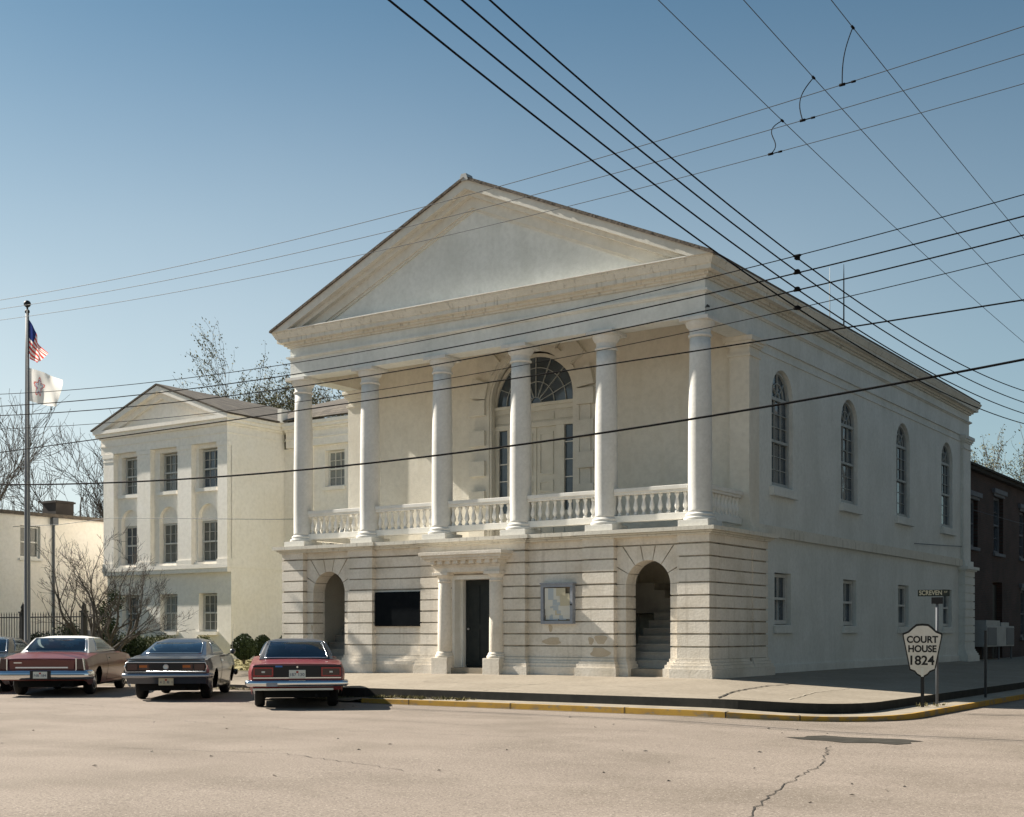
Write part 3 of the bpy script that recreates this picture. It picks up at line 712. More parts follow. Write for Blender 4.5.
def roof_plane(mb, pts, thick=.06):
    pts = [Vector(p) for p in pts]; n = (pts[1]-pts[0]).cross(pts[2]-pts[0]).normalized()*thick
    if n.z < 0: n = -n
    a = [mb.vert(p) for p in pts]; b = [mb.vert(p+n) for p in pts]
    mb.face(a); mb.face(b)
    for i in range(len(pts)): j = (i+1)%len(pts); mb.face((a[i],a[j],b[j],b[i]))
def add_uv(o, ax):
    me = o.data; uv = me.uv_layers.new(name='UVMap')
    for l in me.loops:
        c = me.vertices[l.vertex_index].co; uv.data[l.index].uv = (c[ax[0]], c[ax[1]]*1.1)
rf = MB()
ov = .0
for s in (-1, 1):
    roof_plane(rf, [(AX,-.29,AZt+.01),(AX,21.55,AZt+.01),(AX+s*(EXR-AX+ov),21.55,EZ-ov*sl+.01),(AX+s*(EXR-AX+ov),-.29,EZ-ov*sl+.01)])
ro = rf.build('roof', M['shingle'], CH); add_uv(ro, (1,2))
# uneven shingle edge along the rake
se = MB(); rr = random.Random(11)
for s in (-1, 1):
    x = 0
    while x < EXR-AX:
        w = rr.uniform(.12,.22); h = rr.uniform(.02,.05); z = AZt-sl*x
        se.prism([(AX+s*x,z),(AX+s*(x+w),z-sl*w),(AX+s*(x+w),z-sl*w+h),(AX+s*x,z+h)], -.30-rr.uniform(0,.02), -.1); x += w
se.build('roof_edge', M['shingle'], ro)
cpb = MB(); cpb.prism([(AX-.13,AZt-.04),(AX+.13,AZt-.04),(AX+.07,AZt+.12),(AX-.07,AZt+.12)],-.31,-.05); cpb.build('ridge_block', M['acwhite'], CH)
gb = MB(); gb.prism([(EXL+.4,9.46),(EXR-.4,9.46),(AX,AZt-.05)], 21.2, 21.35); gb.build('rear_gable', M['stucco'], CH)
# long right wall (seen in shade) with its windows
XW = -.22
TS = lambda u, d, z: (XW-d, u, z)
wy = [4.55+4.745*k for k in range(4)]
sw = MB(TS)
wall_open(sw, 3.04, 21.3, 3.70, 8.25, 0, .4, [(y-.66, y+.66, 4.92, 7.14, True) for y in wy])
ly = [4.58+4.745*k for k in range(4)]
wall_open(sw, 3.10, 21.3, .40, 3.70, 0, .4, [(y-.52, y+.52, 1.60, 2.86, False) for y in ly])
sw.box(3.1, 21.3, -.06, 0, .40, .60); sw.box(3.1,21.3,-.05,0,.60,.63)
sw.prism([(3.2,8.03),(21.3,8.03),(21.3,8.09),(3.2,8.09)], -.03, 0)
sw.build('side_wall', M['stucco'], CH)
bw = MB(); 
for z0, z1, p in ((3.70,3.90,.10),(3.90,3.96,.06)): bw.box(XW-.1, XW+p, 3.15, 21.3, z0, z1)
bw.build('string_course', M['crown'], CH)
for k, y in enumerate(wy):
    sash_window(CH, TS, y-.02, 1.28, 4.98, 7.10, .09, True, 3, (3,3), .06, fm=M['sashgrey'], sill=None, meet=.5)
    s = MB(TS); s.box(y-.80, y+.80, -.12, .2, 4.70, 4.90); s.box(y-.74,y+.74,-.05,.25,4.90,4.94)
    s.build('sill', M['stucco'], [o for o in COL.objects if o.parent == CH and o.name.startswith('window')][-1])
for y in ly:
    w = sash_window(CH, TS, y-.02, .98, 1.62, 2.84, .10, False, 2, (1,1), .08, fm=M['trimgrey'], sill=None, meet=.5)
    s = MB(TS); s.box(y-.60, y+.60, -.07, .16, 1.40, 1.58); s.build('sill', M['stucco'], w)
# rear corner pier and pilaster
rp = MB(); blocks(rp, -.7, 0, 20.2, 21.45); rp.box(-.7,-.035,20.235,21.4,.4,3.5); rp.box(-.7,.0,20.2,21.45,3.36,3.55)
for p, z0, z1 in ((.13,.30,.62),(.10,.62,.70),(.06,.70,.76),(.025,.76,.832),(.06,3.55,3.6),(.13,3.6,3.70)): rp.box(-.7, p, 20.2-p, 21.45+p, z0, z1)
rp.box(-.7,-.12,20.45,21.36,3.70,8.02)
for p, z0, z1 in ((.08,3.70,3.9),(.035,7.80,7.86),(.04,8.02,8.07),(.08,8.07,8.14),(.12,8.14,8.249)): rp.box(-.7, -.12+p, 20.45-p, 21.36+p, z0, z1)
rp.build('rear_corner_pier', M['stucco'], CH)
rw = MB(); rw.box(-12.38,-.3,21.0,21.3,.4,8.25); rw.box(-12.38,-12.0,3.0,21.3,.4,8.25); rw.build('outer_wall', M['stucco'], CH)
# bulletin things on the front
t = MB(); t.box(-9.40,-7.93,.08,.16,1.57,2.44)
pq = tag(t.build('plaque', M['plaque'], None, bevel=.01), 'large dark bronze plaque on the wall between the left arch and the entrance', 'plaque')
nb = thing('notice_board', 'framed notice board full of pale papers on the wall right of the entrance', 'notice board')
t = MB(); X0, X1, Z0, Z1 = -4.31, -3.44, 1.61, 2.53
for a,b,c,d in ((X0,X1,Z0,Z0+.07),(X0,X1,Z1-.07,Z1),(X0,X0+.07,Z0+.07,Z1-.07),(X1-.07,X1,Z0+.07,Z1-.07)): t.box(a,b,.02,.16,c,d)
t.box(X0-.02,X1+.02,.005,.16,Z1,Z1+.03)
t.build('frame', M['boardframe'], nb)
t = MB(); t.box(X0+.06,X1-.06,.09,.155,Z0+.06,Z1-.06); t.build('backing', M['cork'], nb)
rr = random.Random(21)
for k in range(24):
    w, h = rr.uniform(.14,.26), rr.uniform(.18,.32); x = X0+.08+(X1-X0-.16-w)*((k%5)/4.2+rr.uniform(0,.06)) ; z = Z0+.08+(Z1-Z0-.2-h)*((k//5)/4.0+rr.uniform(0,.08))
    x = min(x, X1-.08-w); z = min(z, Z1-.09-h)
    t = MB(); q = .0025*k; t.poly([(x,.086-q,z),(x+w,.085-q,z+rr.uniform(-.01,.01)),(x+w,.082-q,z+h),(x,.083-q,z+h)])
    t.build('paper', M[rr.choice(['paper','paper','paper2','paper','paper3'])], nb, fix=False)
t = MB(); t.lathe([(.02,0),(.02,-.02)], (X1-.035,.02,2.05), 10, axis='y'); t.build('latch', M['iron'], nb)
# two whip antennas on the roof
for (y, zt, zb_, lb, r) in ((15.28,13.30,10.8,'thin pale whip antenna, shorter and left of the pair on the courthouse roof',.012),(16.59,13.72,10.8,'dark whip antenna, taller and right of the pair on the courthouse roof',.02)):
    a = MB(); a.tube([(-3,y,10.75),(-3,y,zt-.6),(-3,y,zt)], [r*1.3,r,r*.4], 6); a.lathe([(.05,0),(.05,.1)],(-3,y,10.82),8)
    tag(a.build('antenna', M['wire'] if r > .015 else M['trimgrey'], None), lb, 'antenna', 'antennas on the courthouse roof')
# small floodlights fixed on the architrave corner
for i,(x,y,z,dx,dy) in enumerate(((-.17+.04,.16,8.42,.10,-.12),)):
    a = MB(); a.tube([(x-.05,y,z),(x+.05,y-.02,z)],.012,6); a.lathe([(.02,0),(.03,-.09)],(x+.05,y-.0,z),10,axis='y')
    tag(a.build('floodlight', M['iron'], None), 'tiny dark floodlight on the corner of the architrave above the nearest column', 'floodlight')

# ------------------------------------------------------------------ the annex to the left
AN = thing('annex', 'cream three storey annex with small pediment and pilasters left of the columned courthouse', 'building')
WX0, WX1, WY, WY1 = -31.05, -23.88, 8.8, 16.0
TW = lambda u, d, z: (u, WY+d, z)
wb = MB(TW)
wc = (-29.66, -27.36, -25.14)
ops = []
for c in wc: ops += [(c-.50, c+.50, 1.42, 2.92, False)]
wall_open(wb, WX0, WX1, .40, 3.85, 0, .4, ops)
wall_open(wb, WX0, WX1, 3.85, 6.70, 0, .4, [(c-.54, c+.54, 4.08, 5.80, True) for c in wc])
for c in wc: wb.prism([(c-.54,5.70),(c+.54,5.70),(c+.54,5.80)]+arc(c,5.80,.54,16,0,pi)[1:-1]+[(c-.54,5.80)], .15, .35)
wall_open(wb, WX0, WX1, 6.70, 8.62, 0, .4, [(c-.52, c+.52, 6.90, 8.46, False) for c in wc])
wb.build('front_wall', M['wing'], AN)
sd = MB(); sd.box(WX1-.4, WX1, WY+.4, 12.0, .40, 8.62); sd.box(WX0, WX0+.4, WY+.4, WY1, .4, 8.62); sd.box(WX0+.4, WX1, WY1-.4, WY1, .4, 8.62)
sd.build('side_wall', M['wing'], AN)
for c in wc:
    for (z0, z1, w) in ((1.46,2.88,.94),(4.12,5.69,1.04),(6.94,8.42,.98)):
        fr = sash_window(AN, TW, c, w, z0, z1, .20, False, 3, (2,2), .06, fm=M['trimgrey'], gm=M['glasslit'], sill=(.12,.12,.10), smat=M['wing'])
pi_ = MB(TW)
for a, b in ((-31.05,-30.42),(-28.98,-28.20),(-26.62,-25.84),(-24.40,-23.88)):
    t = MB(TW); t.box(a, b, -.20, .02, 4.02, 8.45)
    for p, z0, z1 in ((.03,4.02,4.2),(.02,8.30,8.34),(.03,8.45,8.61)): t.box(a-p, b+p, -.20-p, .02, z0, z1)
    t.build('pilaster', M['wing'], AN)
t = MB()
for p, z0, z1 in ((.206,3.70,3.86),(.235,3.86,4.02)): t.box(WX0-p+.2, WX1+p-.2, WY-p, 11.6, z0, z1)
t.build('string_course', M['wing'], AN)
t = MB()
for p, z0, z1 in ((.206,8.62,8.92),(.24,8.92,8.97),(.206,8.97,9.22),(.28,9.22,9.30),(.40,9.30,9.42),(.48,9.42,9.56)):
    t.box(WX0-p*.7, WX1+p-.2, WY-p, 11.6+p-.2, z0, z1)
t.build('entablature', M['wing'], AN)
ax, az_, ex, ez = -27.50, 11.02, WX1+.30, 9.56
s2 = (az_-ez)/(ex-ax)
t = MB(TW)
for s in (-1, 1):
    for v0, v1, y0 in ((0,.22,-.48),(.22,.46,-.27)):
        xo0 = (az_-v0-ez)/s2; xo1 = max(0,(az_-v1-ez)/s2)
        t.prism([(ax,az_-v1),(ax+s*xo1,ez),(ax+s*xo0,ez),(ax,az_-v0)], y0, .4)
t.prism([(ax-3.4,ez-.01),(ax+3.4,ez-.01),(ax,az_-.35)], -.12, .3)
t.build('pediment', M['wing'], AN)
t = MB()
xl = ax-(ex-ax)
roof_plane(t, [(ax,WY-.52,az_+.02),(ax,15.8,az_+.02),(ex+.05,11.75,ez),(ex+.05,WY-.52,ez)])
roof_plane(t, [(ax,WY-.52,az_+.02),(ax,18,az_+.02),(xl-.05,18,ez),(xl-.05,WY-.52,ez)])
r_ = t.build('roof', M['roof'], AN); add_uv(r_, (1,2))
# link block between annex and courthouse
LK = thing('link_block', 'recessed cream link with brown shingle roof glimpsed between annex and courthouse columns', 'building')
TL = lambda u, d, z: (u, 11.6+d, z)
t = MB(TL); lc = -21.22
wall_open(t, WX1, -12.45, .40, 6.6, 0, .4, [(lc-.5, lc+.5, 4.3, 5.55, True)]); wall_open(t, WX1, -12.45, 6.6, 8.62, 0, .4, [(lc-.50, lc+.50, 6.98, 8.40, False)])
t.box(lc-.5, lc+.5, .2, .3, 5.55, 6.1)
t.build('wall', M['wing'], LK)
sash_window(LK, TL, lc, .96, 7.0, 8.38, .18, False, 3, (2,2), .06, gm=M['glasslit'], sill=(.12,.12,.10), smat=M['wing'])
sash_window(LK, TL, lc, .96, 4.3, 5.5, .12, False, 3, (2,2), .06, gm=M['glass'], sill=(.12,.12,.10), smat=M['wing'])
t = MB(TL); ring_seg(t, lc, 5.55, .5, .58, -.04, .02, 18); t.build('arch_moulding', M['wing'], LK)
t = MB()
for p, z0, z1 in ((.20,8.62,8.92),(.24,8.92,8.97),(.20,8.97,9.22),(.28,9.22,9.30),(.40,9.30,9.42),(.48,9.42,9.55)): t.box(WX1+.29, -12.45, 11.6-p, 12.0, z0, z1)
t.build('entablature', M['wing'], LK)
for a in (-22.9, -20.3): 
    t = MB(TL); t.box(a, a+.6, -.18, .02, 4.02, 8.62); t.build('pilaster', M['wing'], LK)
t = MB(); roof_plane(t, [(ex,11.1,ez+.03),(-12.45,11.1,ez+.03),(-12.45,15.8,12.0),(ax+.2,15.8,az_+.1)])
r_ = t.build('roof', M['roof'], LK); add_uv(r_, (0,2))
t = MB(); t.box(ex-.06,ex+.14,11.0,11.35,ez,ez+.55); t.build('parapet_stub', M['wing'], LK)

# low white building far left
LW = thing('low_building', 'low whitewashed building with flat roof and one shuttered window behind the iron fence', 'building')
LX = -34.0
TLW = lambda u, d, z: (LX-d, u, z)
t = MB(TLW); wall_open(t, -12, 24, .3, 6.22, 0, .4, [(6.8, 7.75, 4.45, 5.80, False)]); t.box(-12, 24, 8, 8.4, .3, 6.2); t.box(-12,-11.6,.4,8,.3,6.2); t.build('wall', M['wing'], LW)
sash_window(LW, TLW, 7.275, .92, 4.47, 5.78, .12, False, 2, (1,1), .07, gm=M['glasslit'], sill=(.08,.08,.08))
t = MB(); t.box(LX-8.6, LX+.16, -12.2, 24, 6.22, 6.36); t.build('roof', M['shingle'], LW)
t = MB(); t.box(LX-1.6, LX-.7, 9.0, 9.9, 6.36, 7.05); t.box(LX-1.66,LX-.64,8.94,9.96,6.95,7.02); t.build('chimney', M['brick'], LW)
t = MB(); t.tube([(LX+.06,8.35,.4),(LX+.06,8.35,5.6),(LX+.06,8.35,6.2)], .05, 8); t.box(LX,LX+.2,8.22,8.48,5.9,6.2); t.build('downpipe', M['steel'], LW)
# brick building on the right
BK = thing('brick_building', 'dark red brick two storey building in shade behind the courthouse', 'building')
BX = -.6
TB = lambda u, d, z: (BX-d, u, z)
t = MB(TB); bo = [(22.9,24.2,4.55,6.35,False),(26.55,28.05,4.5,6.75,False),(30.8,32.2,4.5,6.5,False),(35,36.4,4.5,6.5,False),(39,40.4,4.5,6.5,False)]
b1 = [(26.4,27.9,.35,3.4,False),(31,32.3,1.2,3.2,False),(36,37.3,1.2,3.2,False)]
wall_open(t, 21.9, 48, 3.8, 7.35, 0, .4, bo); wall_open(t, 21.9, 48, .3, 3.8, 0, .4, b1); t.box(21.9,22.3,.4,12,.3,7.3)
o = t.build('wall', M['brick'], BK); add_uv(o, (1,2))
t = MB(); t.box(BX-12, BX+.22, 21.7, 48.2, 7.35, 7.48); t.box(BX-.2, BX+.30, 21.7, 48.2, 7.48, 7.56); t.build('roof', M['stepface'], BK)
for (a,b,z0,z1,_) in bo[:]+b1[1:]:
    w = sash_window(BK, TB, (a+b)/2, b-a-.04, z0+.02, z1-.02, .15, False, 2, (2,2), .10, fm=M['lintel'], sill=(.1,.08,.1), smat=M['lintel'])
    h = MB(TB); h.box(a-.25, b+.25, -.12, .05, z1+.08, z1+.25); h.box(a-.1,b+.1,-.05,.05,z1-.02,z1+.08); h.build('lintel', M['lintel'], w)
t = MB(TB); t.box(26.45,27.85,.2,.28,.4,3.3); t.build('door', M['door'], BK)
ac = thing('condenser_unit', 'long white metal cooling unit on legs against the brick building', 'cooling unit')
t = MB(); t.box(-.58,.15,22.5,26.6,.90,1.66); t.build('casing', M['acwhite'], ac, bevel=.015)
t = MB(); t.box(.15,.165,22.6,23.9,.95,1.6); t.box(.15,.165,25.4,26.5,.95,1.6); t.build('grille', M['steel'], ac)
t = MB(); t.box(-.4,.1,22.6,24.6,1.66,1.86); t.box(-.3,.05,25.0,26.2,1.66,1.8); t.build('top_duct', M['acwhite'], ac)
for y in (22.7,24.5,26.4):
    for x in (-.5,.08): t = MB(); t.box(x-.03,x+.03,y-.03,y+.03,.30,.90); t.build('leg', M['steel'], ac)

# ------------------------------------------------------------------ flagpole and flags
PX, PY = -21.4, -1.67
fp = thing('flagpole', 'tall grey metal flagpole with a ball finial left of the annex', 'flagpole', (PX, PY, 0))
t = MB(); t.lathe([(.13,.30),(.13,.5),(.095,.55),(.09,3),(.08,6),(.06,9.5),(.05,10.93)], n=16); t.build('pole', M['steel'], fp)
t = MB(); t.lathe([(.03,10.9),(.07,10.92),(.07,10.98),(.03,11.02),(.03,11.08)] + [(max(.005,.105*sin(a*pi/10)), 11.18-.105*cos(a*pi/10)) for a in range(1,11)], n=16); t.build('finial', M['iron'], fp)
t = MB(); t.tube([(.09,-.06,1.2),(.08,-.06,11.0)], .008, 5); t.build('halyard', M['trimgrey'], fp)
RT = Vector((.826,.5635,0)); FWD = Vector((-.5635,.826,0))
def flag(name, P00, P10, P01, P11, matfn, mats, label, wob, extra=None, nu=30, nv=26):
    """cloth hung from the pole: corners given as (out along the wind, height)"""
    mb = MB(); rows = []
    def pt(u, v):
        a = Vector(P00).lerp(Vector(P10), u); b = Vector(P01).lerp(Vector(P11), u); p = a.lerp(b, v)
        off = wob*u**.7*(sin(u*7+v*1.5)+.5*sin(u*13-v*4+1)) + .5*wob*sin(v*5)*u
        s = .03*u*sin(v*9+u*5)
        return Vector((PX,PY,0)) + RT*(p.x+.5*off) + FWD*(off-.1*u) + Vector((0,0,p.y+s))
    for j in range(nv+1): rows.append([mb.vert(pt(i/nu, j/nv)) for i in range(nu+1)])
    for j in range(nv):
        for i in range(nu): mb.face((rows[j][i],rows[j][i+1],rows[j+1][i+1],rows[j+1][i]), matfn((i+.5)/nu,(j+.5)/nv), True)
    o = mb.build(name, mats, None, fix=False)
    tag(o, label, 'flag')
    return o, pt
usf, _ = flag('flag', (.05,10.72),(.56,9.75),(.05,9.72),(.30,9.38), lambda u,v: 2 if (u<.42 and v<7/13) else (0 if int(v*13)%2==0 else 1), [M['flagred'],M['flagwhite'],M['flagblue']], 'red and white striped flag with navy corner drooping at the top of the flagpole', .10)
def emblem(u, v):
    # five-lobed star outline of red and blue bands around a white star
    du, dv = (u-.34)*1.45, v-.50; r = sqrt(du*du+dv*dv); a = atan2(du, -dv)
    st = .235+.06*cos(5*a)
    if abs(r-st) < .030: return 1
    if abs(r-st+.065) < .022: return 2
    return 0
whf, _ = flag('flag', (.06,9.28),(1.02,8.95),(.06,8.30),(.90,8.08), emblem, [M['flagwhite'],M['fadedred'],M['fadedblue']], 'white flag with a small red and blue star emblem flying lower on the flagpole', .07, nu=56, nv=40)

# ------------------------------------------------------------------ iron fence
FN = thing('iron_fence', 'black iron picket fence in front of the low white building', 'fence')
fy = 2.0
t = MB(); 
for z in (.62, 1.92): t.box(-34, -22.4, fy-.015, fy+.015, z, z+.04)
t.build('rail', M['iron'], FN)
for k in range(78):
    x = -33.9+.148*k
    if k == 0:
        t = MB(); t.box(-.009,.009,-.009,.009,.42,2.04); t.lathe([(.018,2.02),(.006,2.10),(.001,2.14)], n=6); pk0 = t.build('picket', M['iron'], FN); pk = pk0
    else: pk = pk0.copy(); COL.objects.link(pk)
    pk.location = (x, fy, 0)
for x in (-26.9, -23.6, -30.4):
    t = MB(); t.box(x-.075,x+.075,fy-.075,fy+.075,.40,2.08); t.box(x-.11,x+.11,fy-.11,fy+.11,2.08,2.14); t.lathe([(.09,2.14),(.06,2.22),(.08,2.28),(.02,2.42),(.004,2.48)],(x,fy,0),10); t.build('post', M['iron'], FN)
gp = MB(); gp.box(-25.6,-24.7,3.4,4.2,.4,1.3)
for k in range(6): gp.box(-25.62,-24.68,3.38,4.22,.5+.13*k,.56+.13*k)
gp.box(-25.65,-24.65,3.35,4.25,1.3,1.5)
tag(gp.build('air_conditioner', M['steel'], None, bevel=.01), 'grey louvred cooling cabinet behind the fence and the bare shrub', 'cooling unit')

# ------------------------------------------------------------------ plants
def leaf_cloud(mb, c, rx, ry, rz, n, size, rr, shell=.55, noise_amp=.18, m=0, flat=0):
    c = Vector(c)
    for _ in range(n):
        d = Vector((rr.gauss(0,1), rr.gauss(0,1), rr.gauss(0,1))).normalized()
        k = (shell + (1-shell)*rr.random()**.6) * (1+noise_amp*(noise.noise(d*2.3+c)*1.6))
        p = c + Vector((d.x*rx*k, d.y*ry*k, d.z*rz*k))
        a = Vector((rr.gauss(0,1), rr.gauss(0,1), rr.gauss(0,1))).normalized(); b = a.orthogonal().normalized(); e = a.cross(b)
        s = size*rr.uniform(.5,1.2)
        mb.poly([p-b*s*.5, p+e*s, p+b*s*.5, p-e*s], m)
def clipped_ball(name, label, x, y, z0, rx, rz, stem=0, n=2400, group='clipped round shrubs', leaf='leaf'):
    rr = random.Random(int(x*100)); o = thing(name, label, 'shrub', (x,y,z0), 0, group)
    t = MB(); leaf_cloud(t, (0,0,stem+rz), rx, rx, rz, n, .045, rr, .80, .05)
    t.lathe([(max(.01,rx*.86*sin(pi*k/10)), stem+rz-rz*.86*cos(pi*k/10)) for k in range(11)], n=14)
    t.build('foliage', M[leaf], o, fix=False)
    t = MB(); t.tube([(0,0,-.02),(.01,0,stem+.3)], [.035,.03], 6); t.build('stem', M['bark'], o)
clipped_ball('topiary_shrub', 'dark clipped round shrub farthest left of the group beside the annex corner', -21.3, 7.0, .43, .36, .47)
clipped_ball('topiary_shrub', 'dark clipped ball on a stem standing nearest the sidewalk between the blue and red cars', -18.31, 4.1, .42, .40, .38, .13)
clipped_ball('topiary_shrub', 'dark clipped shrub half hidden behind the ball on a stem', -20.2, 6.8, .43, .33, .45)
clipped_ball('topiary_shrub', 'wide dark shrub touching the courthouse left corner', -18.3, 6.6, .43, .75, .52, n=3800)
rr = random.Random(17)
def hedge_bush(x, y, z0, rx, rz, label, leaf='leafy', n=3000):
    o = thing('hedge_shrub', label, 'shrub', (x,y,z0), 0, 'loose olive shrubs below the annex windows'); t = MB()
    for k in range(7):
        a = rr.uniform(0,6.3); q = rr.uniform(0,.55)
        leaf_cloud(t, (rx*q*cos(a), rx*q*sin(a), rz*rr.uniform(.7,1.1)), rx*.6, rx*.6, rz*rr.uniform(.6,.9), n//7, .05, rr, .5, .3)
    t.build('foliage', M[leaf], o, fix=False)
    t = MB()
    for k in range(5): t.tube([(0,0,0),(rr.uniform(-.3,.3)*rx,rr.uniform(-.3,.3)*rx,rz)], [.02,.01], 5)
    t.build('stem', M['bark'], o)
hedge_bush(-23.3, 5.2, .42, .60, .48, 'olive green loose shrub partly hidden by the blue car roof')
hedge_bush(-24.4, 5.8, .42, .60, .50, 'olive green loose shrub between the blue car and the bare shrub', n=3000)
hedge_bush(-22.3, 6.0, .42, .55, .46, 'olive green low shrub under the annex window nearest the corner')
hedge_bush(-25.8, 6.6, .42, .6, .5, 'olive green shrub behind the bare shrub trunks')
rr = random.Random(18)
hedge_bush(-27.6, 3.2, .42, .75, .62, 'dark evergreen shrub behind the fence at the left edge', 'leaf')
hedge_bush(-25.6, 2.9, .42, .55, .75, 'dark evergreen shrub behind the fence right of the flagpole', 'leaf')
hedge_bush(-24.2, 4.6, .42, .70, .55, 'dark low shrub between the fence end and the bare shrub', 'leaf')
o = thing('upright_shrub', 'tall narrow dark evergreen shrub behind the bare shrub against the annex corner', 'shrub', (-24.3,3.6,.42)); t = MB()
for k in range(9): leaf_cloud(t, (rr.uniform(-.2,.2), rr.uniform(-.2,.2), .35+.24*k), .34-.012*k, .34-.012*k, .32, 260, .055, rr, .3, .35)
t.build('foliage', M['leaf'], o, fix=False); t = MB(); t.tube([(0,0,0),(.05,0,2.2)],[.04,.01],6); t.build('stem', M['bark'], o)

def grow(tb, cb, p, d, L, r, lvl, maxl, rr, spread=.55, up=.12, kids=(3,4), leaf=None, lsize=.09, ln=5, nseg=4, lenf=.68, wig=.18, twig_r=.006):
    """recursive limb: the first levels go to the trunk mesh, the finer ones to the crown mesh"""
    mb = tb if lvl < 2 else cb
    pts = [p.copy()]; rad = [r]; q = p.copy(); dd = d.copy()
    for i in range(nseg):
        dd = (dd + Vector((rr.gauss(0,wig), rr.gauss(0,wig), rr.gauss(0,wig*.6)+up*.5))).normalized()
        q = q + dd*(L/nseg); pts.append(q.copy()); rad.append(max(twig_r*.6, r*(1-.62*(i+1)/nseg)))
    mb.tube(pts, rad, 7 if lvl == 0 else (5 if lvl < 3 else 3), cap=False)
    if lvl >= maxl:
        if leaf:
            for _ in range(ln):
                b = pts[rr.randint(1, nseg)] + Vector((rr.gauss(0,.12), rr.gauss(0,.12), rr.gauss(0,.12)))
                a = Vector((rr.gauss(0,1), rr.gauss(0,1), rr.gauss(0,1))).normalized(); e = a.orthogonal().normalized(); f = a.cross(e); s = lsize*rr.uniform(.5,1.3)
                leaf.poly([b-e*s*.5, b+f*s, b+e*s*.5, b-f*s])
        return
    n = rr.randint(*kids)
    for k in range(n):
        t = rr.uniform(.35, 1.) if k else 1.
        i = min(nseg-1, int(t*nseg)); f = t*nseg-i
        b = pts[i].lerp(pts[i+1], min(1, f)); base = (pts[i+1]-pts[i]).normalized()
        ax = base.orthogonal().normalized(); ax.rotate(Matrix.Rotation(rr.uniform(0,2*pi), 3, base))
        ang = rr.gauss(spread, .14) if k else rr.gauss(spread*.35,.1)
        nd = (base*cos(ang)+ax*sin(ang)); nd.z += up; nd.normalize()
        grow(tb, cb, b, nd, L*rr.uniform(lenf-.12, lenf+.12), max(twig_r, rad[i]*(.62 if k else .85)), lvl+1, maxl, rr, spread, up, kids, leaf, lsize, ln, nseg, lenf, wig, twig_r)
def tree(name, label, x, y, z, h, r, seed, leafmat=None, maxl=5, group=None, stems=1, lean=.1, bark='bark', **kw):
    rr = random.Random(seed); o = thing(name, label, 'tree' if stems == 1 else 'shrub', (x,y,z), 0, group)
    tb, cb, lf = MB(), MB(), (MB() if leafmat else None)
    for s in range(stems):
        a = 2*pi*s/max(1,stems)+rr.uniform(-.4,.4)
        d = Vector((cos(a)*lean, sin(a)*lean, 1)).normalized()
        p = Vector((cos(a)*.12, sin(a)*.12, -.05)) if stems > 1 else Vector((0,0,-.05))
        grow(tb, cb, p, d, h*rr.uniform(.9,1.1), r*rr.uniform(.75,1.1), 0, maxl, rr, leaf=lf, **kw)
    tb.build('trunk', M[bark], o, fix=False)
    c = cb.build('crown', M[bark], o, fix=False)
    if lf and lf.f: lf.build('leaves', M[leafmat], c, fix=False)
    return o
tree('bare_shrub', 'large bare many-stemmed shrub in front of the annex, above the first car', -21.4, .95, .40, 1.7, .085, 4, maxl=5, stems=8, lean=.62, spread=.5, up=.06, kids=(3,3), lenf=.62, wig=.17, bark='barkd', twig_r=.006)
G1 = 'bare winter trees behind the low white building'
BT = dict(maxl=5, group=G1, kids=(4,4), bark='barkd', twig_r=.015, lenf=.74)
tree('bare_tree', 'bare winter tree at the far left edge, left of the flagpole', -47.0, 14, .3, 4.3, .30, 12, spread=.5, up=.10, **BT)
tree('bare_tree', 'bare winter tree just right of the flagpole', -45.5, 17, .3, 4.0, .28, 23, spread=.55, up=.08, **BT)
tree('bare_tree', 'bare winter tree next to the annex pediment', -43, 20.0, .3, 3.8, .28, 31, spread=.55, up=.08, **BT)
G2 = 'budding trees behind the annex'
BU = dict(leafmat='bud', group=G2, kids=(3,4), lsize=.072, ln=15, twig_r=.012, lenf=.73, bark='bark')
tree('budding_tree', 'budding tree with sparse olive leaves behind the annex pediment peak', -43.4, 28.8, .3, 6.0, .30, 44, maxl=6, spread=.58, up=.12, **BU)
tree('budding_tree', 'budding tree with sparse olive leaves beside the left end of the courthouse cornice', -45.0, 29.2, .3, 6.3, .30, 58, maxl=6, spread=.60, up=.12, **BU)
tree('budding_tree', 'small leafing tree poking up left of the annex pediment peak', -47.6, 24, .3, 3.7, .2, 63, maxl=4, spread=.5, up=.14, **BU)
G3 = 'trees beyond the brick building'
DT = dict(leafmat='bud', group=G3, kids=(4,4), lsize=.075, ln=8, twig_r=.014, lenf=.72)
tree('distant_tree', 'leafing tree above the brick roof at the right edge', -7.0, 60, .3, 5.0, .2, 71, maxl=5, spread=.55, up=.10, **DT)
tree('distant_tree', 'low leafing tree above the brick roof next to the courthouse corner', -12.6, 62, .3, 4.7, .18, 77, maxl=5, spread=.55, up=.10, **DT)

